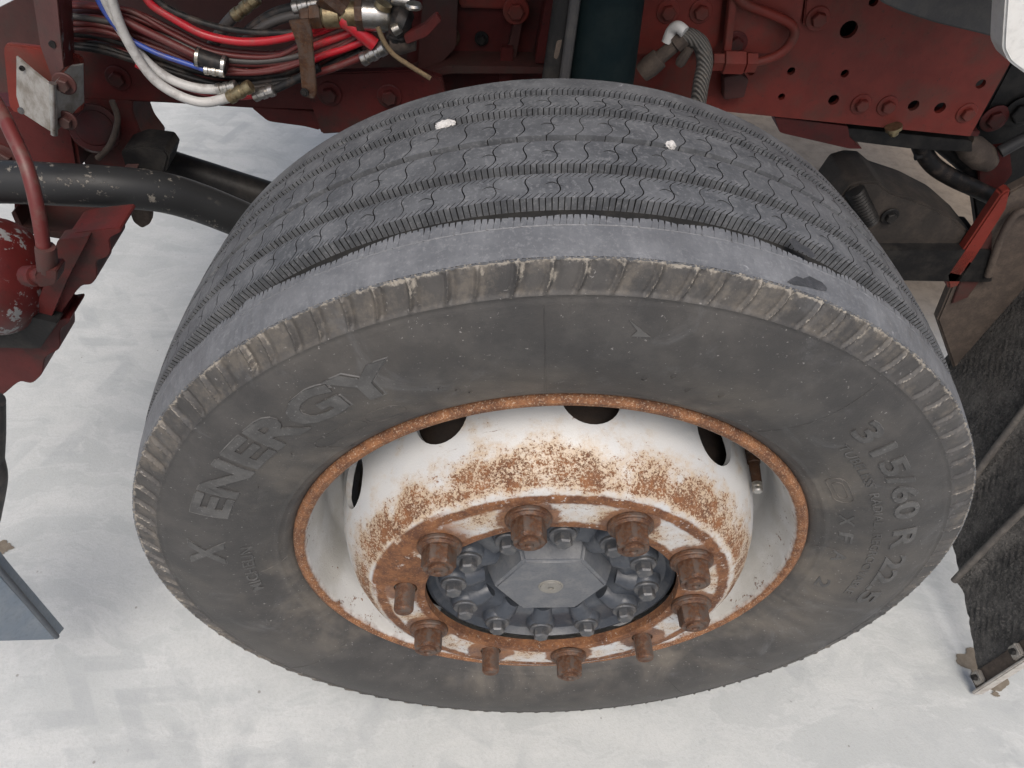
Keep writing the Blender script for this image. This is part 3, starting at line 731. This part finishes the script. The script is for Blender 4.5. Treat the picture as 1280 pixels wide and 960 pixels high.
# braided hose
bh = [at(a, b, y=yy) for a, b, yy in ((872, 135, .36), (876, 105, .36), (881, 78, .365), (876, 56, .37), (862, 46, .37), (850, 48, .37))]
hose = tag(link('brake_hose', tube(bh, .0105), BRAID), 'grey braided brake hose arching over just behind the tyre', 'hose')
child(link('elbow_fitting', turned(at(855, 46, y=.37), at(802, 92, y=.37), [(0, .012), (.2, .012), (.22, .009), (.55, .009), (.57, .013), (.8, .014), (1, .012)], 12), MUDDY), hose)
child(link('fitting_lug', turned(at(862, 60, y=.362), at(848, 82, y=.362), [(0, .006), (.8, .007), (1, .005)], 10), MUDDY), hose)
px_o = link('white_tape', tube([at(834, 53, y=.372), at(840, 38, y=.372), at(848, 34, y=.366), at(856, 40, y=.36)], .0075, 8), WHITE); child(px_o, hose)

# middle: recessed cross-member behind the shock absorber
cm = empty('cross_member', at(660, 60, y=.5), 'grimy dark red cross-member plate between the valve and the shock absorber', 'cross-member')
px_plate('plate', [(520, -60), (812, -60), (800, 170), (500, 170)], .50, .01, RED2, cm)
px_plate('upper_panel', [(574, -50), (640, -50), (640, 12), (574, 10)], .485, .014, RED, cm)
px_plate('upright', [(690, -40), (702, -40), (682, 80), (668, 80)], .455, .04, RED2, cm)
px_plate('ledge', [(505, 100), (560, 82), (700, 84), (700, 92), (560, 92), (505, 112)], .45, .06, REDBR, cm)
px_plate('strut', [(644, 22), (654, 22), (640, 100), (626, 100)], .478, .02, REDBR, cm)
px_plate('pad', [(626, 60), (642, 60), (640, 110), (624, 110)], .468, .012, RED2, cm)
bolt_at(cm, 645, 13, .478, .018, RED); bolt_at(cm, 562, 46, .496, .015, RUST); bolt_at(cm, 602, 48, .498, .010, BLACK)  # the black one stands for a hole, its darkness put into the colour
px_plate('grimy_flange', [(533, -50), (574, -50), (570, 60), (520, 110), (525, 40)], .47, .02, REDBR, cm)

# shock absorber
sa = empty('shock_absorber', at(735, 110, y=.33), 'dark teal shock absorber tube standing behind the top of the tyre', 'shock absorber')
a0, a1 = at(764, -60, y=.345), at(738, 200, y=.32)
child(link('outer_tube', turned(a0, a1, [(0, .044), (.97, .044), (1, .038)], 40), TEAL), sa)
b0, b1 = at(727, -60, y=.31), at(692, 200, y=.285)
child(link('dust_shield_edge', turned(b0, b1, [(0, .0065), (1, .0065)], 12), DGREY), sa)
b0, b1 = at(716, -60, y=.325), at(676, 200, y=.30)
child(link('side_tube', turned(b0, b1, [(0, .014), (1, .014)], 16), BLACK), sa)
child(link('worn_tab', plate(round_poly([(696, 52), (703, 50), (697, 75), (692, 72)], y=.30, cut=.2), .006), MUDDY), sa)

# ================================================================ chassis, front (left) length
fr = empty('front_rail', at(200, 127, y=.40), 'dull red front rail section with large bolts below the hose bundle', 'chassis rail')
zf = at(250, 130, y=.40).z
px_plate('web', [(70, 44), (250, 62), (408, 92), (408, 138), (318, 134), (205, 127), (96, 123)], .40, .012, RED2, fr, .002, .03)
px_plate('lower_flange', [(96, 121), (205, 125), (318, 132), (318, 135), (205, 128), (96, 124)], .405, .07, RED2, fr, .0005, .02)
px_plate('gusset', [(388, 92), (520, 88), (552, 98), (560, 130), (520, 160), (402, 168), (384, 118)], .385, .014, RED2, fr, .003, .05)
px_plate('stiffener', [(312, 133), (400, 140), (400, 163), (380, 158), (335, 152)], .40, .05, RED2, fr, .003, .15)
for px, py, y in ((148, 97, .40), (412, 117, .385), (487, 120, .385)): bolt_at(fr, px, py, y, .0165, RED2, me=BM if 0 else None)
px_plate('inner_panel', [(-60, 40), (46, -14), (60, -80), (540, -80), (540, 110), (300, 92), (90, 120), (-60, 150)], .60, .01, REDBR, fr, 0, .01)
# shackle bracket under the rail
sb = empty('shackle_bracket', at(140, 200, y=.36), 'dark red cast spring shackle bracket hanging under the front rail', 'bracket')
px_plate('casting', [(90, 122), (166, 124), (166, 140), (176, 166), (192, 186), (170, 218), (110, 216), (92, 170)], .40, .06, RED2, sb, .006, .2)
child(link('bushing', turned(at(118, 160, y=.36), at(118, 160, y=.40) , [(0, .012), (.05, .022), (.1, .023), (.12, .030), (.5, .032), (1, .034)], 24), RED2), sb)
child(link('bushing_lip', tube([at(140, 126, y=.355), at(147, 150, y=.355), at(138, 180, y=.355), at(122, 198, y=.355)], .004, 8), MUDDY), sb)
px_plate('rubber_block', [(150, 190), (172, 182), (205, 186), (212, 196), (206, 218), (160, 222)], .34, .05, BLACK, sb, .005, .15)
px_plate('cast_cheek', [(-40, 135), (60, 135), (92, 165), (100, 214), (-40, 214)], .36, .05, RED2, sb, .006, .1)
bolt_at(sb, 5, 198, .36, .022, REDBR)
# bars
bar = [at(a, b, y=yy) for a, b, yy in ((-40, 227, .22), (20, 228, .22), (80, 231, .22), (140, 234, .23), (200, 240, .25), (250, 254, .27), (310, 278, .29), (360, 300, .31))]
tag(link('steering_link', tube(bar, .0255, 20), BAR), 'thick black steering bar with chipped paint running behind the tyre', 'bar')
b2 = [at(a, b, y=.44) for a, b in ((160, 188), (200, 203), (260, 222), (350, 250), (420, 270))]
tag(link('cross_tube', tube(b2, .024, 16), BLACK), 'plain black tube behind the chipped steering bar', 'bar')

# angle strut, bent sheet and rounded red plate
st = empty('support_strut', at(80, 80, y=.27), 'worn red and brown angle-iron strut coming down beside the hoses', 'strut')
def quad_plate(name, pts, th, mat, parent, d=(0, 1, 0), bevel=.001): return child(link(name, plate(pts, th, dirv=d, bevel=bevel), mat), parent)
quad_plate('brown_face', [at(38, -20, y=.30), at(70, -20, y=.275), at(80, 86, y=.262), at(66, 102, y=.268), at(50, 58, y=.285)], .005, REDBR, st)
quad_plate('red_face', [at(70, -20, y=.275), at(87, -20, y=.33), at(92, 80, y=.32), at(80, 86, y=.262)], .005, RED3, st)
bolt_at(st, 66, 55, .272, .004, BLACK, h=.002)
pl = empty('bent_plate', at(68, 166, y=.25), 'bent galvanised sheet bracket clamped under the red strut', 'bracket')
quad_plate('sheet', [at(20, 70, y=.29), at(40, 88, y=.275), at(60, 104, y=.255), at(67, 110, y=.25), at(68, 168, y=.25), at(52, 158, y=.262), at(26, 141, y=.285), at(20, 120, y=.29)], .004, GALV, pl)
quad_plate('sheet', [at(67, 104, y=.25), at(88, 82, y=.275), at(103, 80, y=.29), at(104, 130, y=.29), at(96, 136, y=.28), at(68, 168, y=.25)], .004, GALV, pl)
child(link('folded_edge', tube([at(66, 104, y=.249), at(67, 135, y=.248), at(68, 168, y=.249)], .004, 8), STEEL), pl)
bolt_at(pl, 81, 104, .262, .013, REDBR); bolt_at(pl, 84, 150, .262, .012, REDBR); bolt_at(pl, 27, 138, .283, .004, BOLT, h=.003); bolt_at(pl, 28, 85, .281, .003, BLACK, h=.001)
tag(link('backing_plate', plate(round_poly([(3, 54), (55, 60), (103, 72), (104, 143), (12, 143)], y=.315, cut=.16), .008, bevel=.002), RED), 'red steel plate with rounded corner behind the bent galvanised sheet', 'plate')

# dark box bracket, tan tab, spring seat and scalloped red steps below the bar
bx = empty('box_bracket', at(90, 292, y=.28), 'dark red open box bracket under the chipped steering bar', 'bracket')
px_plate('back', [(20, 236), (150, 240), (134, 288), (30, 280)], .33, .006, RED2, bx)
px_plate('lip', [(18, 262), (28, 283), (85, 292), (128, 290), (140, 272), (144, 278), (132, 298), (84, 300), (24, 290), (14, 266)], .25, .08, REDBR, bx, .001, .1)
px_plate('cheek', [(134, 240), (152, 240), (140, 276), (130, 290)], .26, .07, REDBR, bx)
px_plate('cheek', [(18, 240), (24, 240), (26, 282), (18, 268)], .26, .07, RED2, bx)
bolt_at(bx, 119, 274, .325, .016, BRASS); bolt_at(bx, 36, 274, .325, .015, RUST)
tag(link('eye_tab', plate(round_poly([(158, 252), (190, 256), (188, 280), (177, 286), (166, 278)], y=.28, cut=.25), .012, [], bevel=.003), MUDDY), 'tan dusty eye tab hanging beneath the chipped steering bar', 'tab')
step = empty('leaf_spring_clamp', at(60, 440, y=.14), 'dark red casting with scalloped edge below the red air tank', 'bracket')
px_plate('casting', [(86, 292), (150, 284), (152, 290), (136, 298), (139, 314), (134, 322), (120, 326), (122, 346), (114, 356), (100, 357), (70, 400), (88, 397), (86, 404), (74, 412), (76, 436), (56, 446), (53, 468), (40, 480), (24, 476), (0, 497), (-50, 510), (-50, 425), (40, 402), (66, 340), (78, 305)], .14, .05, RED2, step, .004, .3)
px_plate('shelf', [(-50, 418), (38, 396), (72, 404), (50, 436), (-50, 434)], .12, .02, BLACK, step)
px_plate('web_plate', [(72, 300), (112, 296), (84, 350), (62, 402), (40, 398), (56, 352)], .13, .02, RED2, step, .003)
# air tank with hose
tank = empty('air_tank', at(0, 345, y=.13), 'red air tank end with flaking paint and bare grey patches', 'air tank')
c0 = at(-4, 346, y=.15); bm = bmesh.new(); bmesh.ops.create_uvsphere(bm, u_segments=32, v_segments=20, radius=1)
for v in bm.verts:
    v.co = Vector((v.co.x * .055 if v.co.x > 0 else v.co.x * .20, v.co.y * .072, v.co.z * .072)) + c0
child(link('shell', finish(bm, 40), RED3), tank)
child(link('port', turned(at(34, 345, y=.10), at(54, 345, y=.09), [(0, .012), (.6, .012), (.62, .009), (1, .009)], 12), RED2), tank)
ah = tag(link('air_hose', tube([at(a, b, y=yy) for a, b, yy in ((-30, 95, .2), (-4, 130, .17), (14, 165, .14), (34, 210, .11), (47, 262, .09), (55, 312, .08))], .0072), HDRED), 'dark red air hose dropping to the flaking red tank', 'hose', 'air hoses')
child(link('hose_sleeve', turned(at(57, 308, y=.08), at(60, 340, y=.08), [(0, .0095), (.1, .0105), (.9, .0105), (1, .009)], 14), REDBR), ah)
px_o = link('elbow', plate(round_poly([(44, 346), (50, 338), (72, 338), (70, 356), (48, 360)], y=.07, cut=.25), .022, bevel=.004), RED2); child(px_o, ah)

# ================================================================ hose bundle
def hz(pts, r, mat, label, y=.34, fit=None, y1=None):
    n = len(pts); P = [at(a, b, y=y + ((y1 - y) * i / (n - 1) if y1 is not None else 0)) for i, (a, b) in enumerate(pts)]
    o = tag(link('air_hose', tube(P, r, 10, 6), mat), label, 'hose', 'air hoses')
    if fit:
        (a, b), (c, d), fr_, fm = fit
        ye = y if y1 is None else y1
        child(link('hose_coupling', turned(at(a, b, y=ye - .004), at(c, d, y=ye - .004), [(0, fr_ * .8), (.04, fr_), (.22, fr_), (.25, fr_ * .86), (.38, fr_ * .86), (.41, fr_), (.58, fr_), (.61, fr_ * .88), (.72, fr_ * .88), (.75, fr_), (.96, fr_), (1, fr_ * .8)], 16), fm), o)
    return o
hz([(176, -14), (190, 6), (215, 22), (252, 42), (290, 51), (325, 52), (362, 46), (392, 36), (412, 28)], .0050, HRED, 'bright red air hose sweeping across the top of the bundle', .335)
hz([(184, -14), (202, 5), (225, 18), (265, 32), (310, 40), (362, 41), (400, 36)], .0040, HBLACK, 'thin black air hose lying along the bright red one', .337)
hz([(300, 48), (322, 30), (345, 16), (370, 9)], .0062, HBLACK, 'short black hose with a ribbed silver end beside the valve', .36, ((366, 10), (400, 4), .0085, STEEL))
hz([(305, 52), (330, 33), (355, 22), (385, 17)], .0060, HGREY, 'short grey-black hose passing behind the rusty strap', .355)
hz([(262, 62), (280, 34), (292, 20)], .0068, HGREY, 'stub hose ending in a bright brass coupling above the bundle', .37, ((292, 21), (322, -3), .0078, BRASS))
hz([(126, -14), (138, 14), (150, 36), (170, 62), (190, 83), (215, 100), (245, 110), (272, 112)], .0060, HWHITE, 'milky white hose curving into a silver coupling, the upper of two', .325, ((271, 112), (296, 108), .0075, STEEL))
hz([(136, -14), (146, 20), (158, 48), (176, 78), (196, 102), (225, 120), (255, 128), (288, 122)], .0060, HWHITE, 'milky white hose hanging lowest under the bundle to a brown coupling', .315, ((286, 123), (314, 107), .0080, BRASS))
hz([(170, 80), (200, 96), (235, 110), (272, 119), (300, 121), (320, 119)], .0042, HRED, 'bright red hose between the two milky white hoses', .333, ((317, 120), (343, 112), .0075, STEEL))
hz([(343, 112), (358, 105), (376, 96), (400, 84)], .0050, HBLACK, 'black hose leaving the silver coupling beside the rusty strap', .333)
hz([(116, -14), (128, 10), (142, 30), (158, 46), (178, 58), (205, 70), (235, 80), (258, 88)], .0032, HBLUE, 'thin blue air line crossing the milky white hoses', .322, ((255, 87), (281, 91), .0058, STEEL))
o = hz([(140, 18), (170, 33), (205, 50), (246, 70)], .0052, HDRED, 'dark red hose entering the black coupling with silver bands', .33)
child(link('coupling_body', turned(at(244, 70, y=.325), at(284, 83, y=.325), [(0, .0085), (.02, .0112), (.1, .0112), (.11, .0102), (.89, .0102), (.9, .0112), (.98, .0112), (1, .0085)], 18), HBLACK), o)
for t0, t1 in (((246, 71), (250, 72)), ((278, 81), (282, 82))): child(link('coupling_band', turned(at(*t0, y=.325), at(*t1, y=.325), [(0, .0115), (1, .0115)], 18), STEEL), o)
rb = random.Random(11)
names = ['dusty dark red hose', 'dark red hose', 'grimy red-brown hose']
for k in range(18):
    dy = rb.uniform(-.012, .012)
    pts = [(72, 2 + 3.4 * k), (120, 4 + 3.5 * k), (165, 14 + 3.5 * k), (215, 36 + 3.3 * k), (262, 58 + 2.8 * k), (310, 68 + 2.3 * k), (350, 66 + 2.2 * k), (384, 50 + 2.8 * k), (415, 36 + 2.7 * k), (452, 18 + 2.8 * k)]
    pts = [(a, b + rb.uniform(-3.2, 3.2)) for a, b in pts]
    mt, lb = (HGREY, 'grey-black dusty hose woven into the thick red bundle') if k in (5, 9, 14) else ((HBLACK, 'thin black hose woven into the thick red bundle') if k in (7, 12, 16, 17) else (HDRED, 'dusty dark red hose lying in the thick bundle held by the rusty strap'))
    fit = None
    if k in (3, 11): fit = ((330 - 40 * (k > 5), pts[5][1] - 3), (352 - 40 * (k > 5), pts[5][1] - 5), .0062, BRASS if k == 3 else STEEL); lb = 'dark red hose of the bundle carrying a %s mid-way joint' % ('brass' if k == 3 else 'silver')
    hz(pts, rb.uniform(.0030, .0042), mt, lb, .350 + dy, fit)
for k in range(5):
    hz([(378, 46 + 9 * k), (402, 38 + 8 * k), (430, 27 + 8.5 * k), (462, 12 + 9 * k)], .0046, HRED if k % 2 == 0 else HDRED, 'bright red hose fanning up from the rusty strap towards the valve' if k % 2 == 0 else 'dark red hose fanning up from the rusty strap towards the valve', .338 + .004 * (k % 2))
hz([(388, 94), (420, 84), (450, 72), (458, 68)], .0046, HDRED, 'dark red hose ending in a bright plain steel sleeve below the valve', .335, ((452, 75), (482, 59), .0085, STEEL))
hz([(426, 24), (444, 36), (468, 56)], .0085, HRED, 'thick red hose running down from the valve', .33)
sp_ = tag(link('hose_strap', plate(round_poly([(360, 26), (386, 24), (390, 40), (396, 116), (392, 124), (378, 121), (372, 60), (366, 42)], y=.305, cut=.12), .004, bevel=.001), RUST), 'rusty brown metal strap holding the hose bundle', 'strap')
child(link('strap_bolt', bolt_me(.005, .004, .003), BLACK), sp_).location = at(381, 115, y=.3045)
# valve
vb = empty('air_valve', at(470, 40, y=.34), 'air valve of silver cylinder, rusty unions and black elbow beside the hoses', 'valve')
def vt(name, a, b, prof, mat, y=.335, n=18): return child(link(name, turned(at(*a, y=y), at(*b, y=y), prof, n), mat), vb)
vt('rusty_union', (376, 22), (404, 20), [(0, .008), (.1, .011), (.45, .011), (.5, .014), (.95, .014), (1, .010)], RUST, n=6)
vt('brass_body', (402, 20), (448, 18), [(0, .011), (.1, .0145), (.5, .0145), (.52, .012), (.7, .012), (.72, .0155), (1, .0155)], BRASS)
vt('collar', (446, 18), (455, 18), [(0, .019), (1, .019)], RUST, n=8)
vt('silver_cylinder', (454, 18), (490, 20), [(0, .016), (.03, .0178), (.9, .0178), (.96, .0165), (1, .014)], STEEL)
vt('top_block', (404, -10), (430, 12), [(0, .016), (1, .014)], RUST, n=8)
vt('port', (478, 10), (480, 4), [(0, .010), (1, .0095)], BRASS, y=.32)
vt('black_elbow', (486, 20), (512, 34), [(0, .013), (.3, .020), (.7, .021), (1, .014)], HBLACK)
vt('black_elbow', (500, 30), (498, 56), [(0, .014), (.5, .017), (1, .012)], HBLACK)
vt('ring_fitting', (517, 10), (517, 4), [(0, .0095), (.5, .0098), (1, .0085)], STEEL, y=.31)
vt('top_fitting', (490, -2), (512, 2), [(0, .008), (1, .008)], STEEL)
vt('silver_pin', (492, 38), (500, 34), [(0, .007), (1, .006)], STEEL, y=.312)
vt('lever_boss', (488, 50), (520, 52), [(0, .012), (.4, .016), (1, .010)], MUDDY)
px_plate('lever', [(504, 44), (530, 32), (545, 18), (552, 26), (534, 46), (508, 56)], .315, .012, RED2, vb, .002, .15)
tag(link('webbing_tail', tube([at(a, b, y=.30) for a, b in ((472, 34), (480, 52), (492, 68), (512, 82), (538, 98))], .0030, 8), TAN), 'frayed tan strip hanging below the silver valve', 'strap')

# ================================================================ right side behind the tyre
ax = empty('spring_pack', at(1150, 310, y=.42), 'dark brown and black spring end behind the right of the tyre', 'spring')
px_plate('saddle', [(1040, 262), (1062, 232), (1080, 227), (1098, 228), (1112, 240), (1150, 252), (1190, 272), (1222, 300), (1222, 318), (1040, 318)], .42, .10, simple('brown_black_grime', (.022, .018, .015), (.045, .035, .028), 30, .8), ax, .008, .15)
px_plate('lower_leaf', [(1060, 313), (1240, 313), (1240, 353), (1060, 350)], .40, .10, BLACK, ax, .004, .05)
prof = []
for i in range(12): prof += [(i / 12, .016), (i / 12 + .04, .019)]
child(link('threaded_sleeve', turned(at(1068, 238, y=.414), at(1088, 278, y=.414), [(t, q * .8) for t, q in prof], 20), BLACK), ax)
bolt_at(ax, 1112, 270, .418, .014, BLACK)
bl = empty('hose_cluster', at(1180, 200, y=.5), 'black looped hose and fittings under the end of the red rail', 'hose')
child(link('loop', tube([at(a, b, y=.50) for a, b in ((1148, 165), (1152, 185), (1166, 206), (1190, 222), (1220, 236), (1250, 250))], .014, 14), HBLACK), bl)
child(link('loop', tube([at(a, b, y=.52) for a, b in ((1150, 160), (1175, 180), (1205, 206), (1225, 230))], .012, 14), HBLACK), bl)
child(link('fitting', turned(at(1205, 178, y=.49), at(1238, 205, y=.49), [(0, .016), (.3, .022), (.7, .022), (1, .014)], 14), MUDDY), bl)
child(link('stop_screw', turned(at(1152, 195, y=.49), at(1144, 196, y=.49), [(0, .005), (1, .006)], 8), BLACK), bl)
em = empty('rear_bracket', at(1245, 200, y=.5), 'black bracket with dark red gusset at the end of the red rail', 'bracket')
px_plate('plate', [(1214, 172), (1264, 78), (1340, 60), (1340, 330), (1228, 330), (1216, 240)], .53, .02, BLACK, em, .003, .05)
px_plate('gusset', [(1222, 188), (1262, 182), (1266, 218), (1240, 250), (1224, 240)], .50, .012, RED2, em, .002, .1)
child(link('side_tube', tube([at(1250, 190, y=.48), at(1275, 176, y=.48), at(1310, 160, y=.48)], .010, 12), DGREY), em)
bolt_at(em, 1243, 148, .525, .022, RED2); bolt_at(em, 1275, 140, .525, .026, BLACK)
# dirty splash panel with a red edge, and the mudguard
spn = empty('splash_panel', at(1200, 400, x=.80), 'mud-coated splash panel with bare red front edge between spring and mudguard', 'splash panel')
quad_plate('red_edge', [at(1183, 345, y=.40), at(1252, 243, y=.40), at(1264, 236, y=.40), at(1258, 262, y=.40), at(1198, 358, y=.40), at(1186, 362, y=.40)], .02, RED, spn, bevel=.003)
quad_plate('panel', [at(1192, 352, y=.41), at(1262, 240, y=.41), at(1330, 205, y=.41), at(1330, 420, y=.41), at(1196, 470, y=.41), at(1172, 400, y=.41)], .02, MUDDY, spn, bevel=.003)
quad_plate('stain_plate', [at(1214, 318, y=.405), at(1240, 290, y=.405), at(1240, 330, y=.405), at(1210, 372, y=.405), at(1190, 380, y=.405)], .01, REDBR, spn)
child(link('fold', tube([at(1235, 345, y=.395), at(1250, 300, y=.395), at(1270, 268, y=.395), at(1300, 260, y=.395)], .006, 8), MUDDY), spn)
mg = empty('mudguard', (.84, .15, .03), 'dirty black mudguard with vertical ribs beside the tyre, dripping at its corner', 'mudguard')
def gx(v): return .842 + .05 * (v - .1) ** 2 * 2          # leans back a little with height
bm = bmesh.new(); NYM, NZM = 70, 110; G = []
for j in range(NZM + 1):
    row = []
    for i in range(NYM + 1):
        u = i / NYM; v = j / NZM; y = -.080 + .51 * u
        zl = .020 + .13 * u + .05 * math.sin(u * math.pi); zt = .66
        z = zl + (zt - zl) * v; x = gx(z) - .012 * math.sin(u * math.pi)
        # stamped dimples and two vertical ribs
        for yr, ls in ((.066, .07), (.150, .17)): x -= .011 * math.exp(-((y - yr - ls * z) / .009) ** 2)
        x += .0022 * math.sin(y * 330) * math.sin(z * 330) * (.4 + .6 * math.sin(y * 21 + z * 17) ** 2)
        row.append(bm.verts.new((x, y, z)))
    G.append(row)
for j in range(NZM):
    for i in range(NYM): bm.faces.new((G[j][i], G[j][i + 1], G[j + 1][i + 1], G[j + 1][i]))
g = bmesh.ops.extrude_face_region(bm, geom=bm.faces[:]); bmesh.ops.translate(bm, verts=[v for v in g['geom'] if isinstance(v, bmesh.types.BMVert)], vec=(.006, 0, 0))
child(link('sheet', finish(bm, 50), FLAP), mg)
RIBM = simple('scuffed_grey_rib', (.085, .078, .072), (.14, .128, .115), 60, .7)
for yr, ls in ((.066, .07), (.150, .17)): child(link('rib', tube([Vector((gx(z) - .012 - .012, yr + ls * z, z)) for z in (.10 if yr < .1 else .17, .25, .35, .5)], .006, 10), RIBM), mg)
child(link('rolled_edge', tube([Vector((gx(z) - .004, .432, z)) for z in (.16, .25, .35, .45, .6)], .007, 10), FLAP), mg)
for z0, z1 in ((.03, .16), (.17, .30)):
    pts = [(gx(z0) - .006, -.086, z0), (gx(z0) - .006, -.070, z0), (gx(z1) - .006, -.070, z1), (gx(z1) - .006, -.086, z1)]
child(link('edge_clamp', plate([(gx(.02) - .008, -.092, .012), (gx(.3) - .008, -.092, .30), (gx(.3) - .008, -.066, .30), (gx(.02) - .008, -.066, .012)], .006, dirv=(1, 0, 0), bevel=.0015), MUDDY), mg)
child(link('edge_clip', plate([(gx(.02) - .014, -.098, .005), (gx(.3) - .014, -.098, .30), (gx(.3) - .014, -.092, .30), (gx(.02) - .014, -.092, .005)], .02, dirv=(1, 0, 0), bevel=.002), simple('pale_dirty_edge', (.42, .40, .37), (.3, .27, .24), 60, .6)), mg)
for z in (.035, .145, .26):
    o = link('clamp_block', plate([(gx(z) - .016, -.090, z - .011), (gx(z) - .016, -.090, z + .011), (gx(z) - .016, -.068, z + .011), (gx(z) - .016, -.068, z - .011)], .010, dirv=(1, 0, 0), bevel=.002), GALV); child(o, mg)
    o = link('clamp_bolt', turned((gx(z) - .022, -.079, z), (gx(z) - .015, -.079, z), [(0, .005), (.9, .006), (1, .006)], 6), BLACK); child(o, mg)
def puddle(c, rx, ry_, seed, label):
    rn = random.Random(seed); bm = bmesh.new(); n = 64; ph = [rn.uniform(0, 6.28) for _ in range(6)]
    vs = []
    for k in range(n):
        a = 2 * math.pi * k / n; r = 1 + sum(.13 / (q + 1) ** .6 * math.sin((q * 2 + 3) * a + ph[q]) for q in range(6)) + rn.uniform(-.05, .05)
        vs.append(bm.verts.new((c.x + rx * r * math.cos(a), c.y + ry_ * r * math.sin(a), .0015)))
    bm.faces.new(vs); o = link('wet_patch', finish(bm), WET); tag(o, label, kind='structure')
puddle(at(1231, 834, z=0), .042, .040, 2, 'wet brown patch on the ground under the mudguard corner')
puddle(at(2, 685, z=0), .016, .014, 4, 'small wet brown patch on the ground by the bumper corner')
puddle(at(1244, 868, z=0), .007, .005, 5, 'tiny wet drips on the ground in front of the mudguard')

# dark grey tank and white panel, upper right
px = [(1080, -30), (1100, 2), (1125, 14), (1170, 29), (1225, 42), (1262, 52), (1300, 56), (1300, -60), (1080, -60)]
tag(link('plastic_guard', plate(round_poly(px, y=.30, cut=.2), .12, bevel=.012), DGREY), 'dark grey curved plastic guard above the red rail', 'guard')
tag(link('body_panel', plate(round_poly([(1262, -60), (1255, 40), (1254, 62), (1262, 78), (1290, 98), (1330, 100), (1330, -60)], y=.18, cut=.25), .03, bevel=.008), WHITE), 'white body panel corner beside the dark grey guard', 'panel')
# bumper corner and trim, lower left
bc = empty('bumper_corner', at(40, 790, y=-.12), 'blue-grey plastic bumper corner ending in a point beside the tyre', 'bumper')
quad_plate('face', [at(-60, 646, y=-.14), at(0, 718, y=-.13), at(70, 797, y=-.12), at(68, 801, y=-.125), at(0, 801, y=-.16), at(-60, 801, y=-.18)], .02, BLUEGREY, bc, (.02, 1, -.6), .002)
quad_plate('side_panel', [at(-60, 646, y=-.14), at(-60, 801, y=-.18), at(-330, 801, y=-.20), at(-330, 560, y=-.15)], .02, BLUEGREY, bc, (.02, 1, -.6), .002)
tr = empty('wheel_arch_trim', at(2, 600, y=-.1), 'black rubber arch trim edge above the blue-grey bumper corner', 'trim')
child(link('trim', tube([at(-10, 500, y=-.1), at(-9, 540, y=-.1), at(-10, 578, y=-.1)], [.011] * 17, 16), HBLACK), tr)
child(link('trim_strap', tube([at(-12, 640, y=-.1), at(-30, 670, y=-.105), at(-55, 700, y=-.12)], .007, 12), HBLACK), tr)
child(link('trim', tube([at(-9, 570, y=-.1), at(-4, 600, y=-.1), at(-12, 650, y=-.1)], [.010] * 17, 16), HBLACK), tr)
bm_o = link('fold_strip', tube([at(-60, 642, y=-.14), at(0, 713, y=-.13), at(71, 796, y=-.12)], .0036, 8), simple('dark_slate_edge', (.06, .07, .085), (.08, .09, .1), 40, .5)); child(bm_o, bc)

# unseen cab floor overhead, added and sized to keep the chassis in shade
cf = empty('cab_shade_slab', (0, .9, 1.14), 'unseen dark cab floor with cross ribs, added to shade the chassis', 'cab')
child(link('floor_pan', box_me(-.85, 1.7, .16, 1.75, 1.14, 1.18, .01), DGREY), cf)
for k in range(5): child(link('floor_rib', box_me(-.78 + .5 * k, -.70 + .5 * k, .22, 1.7, 1.10, 1.142, .006), BLACK), cf)
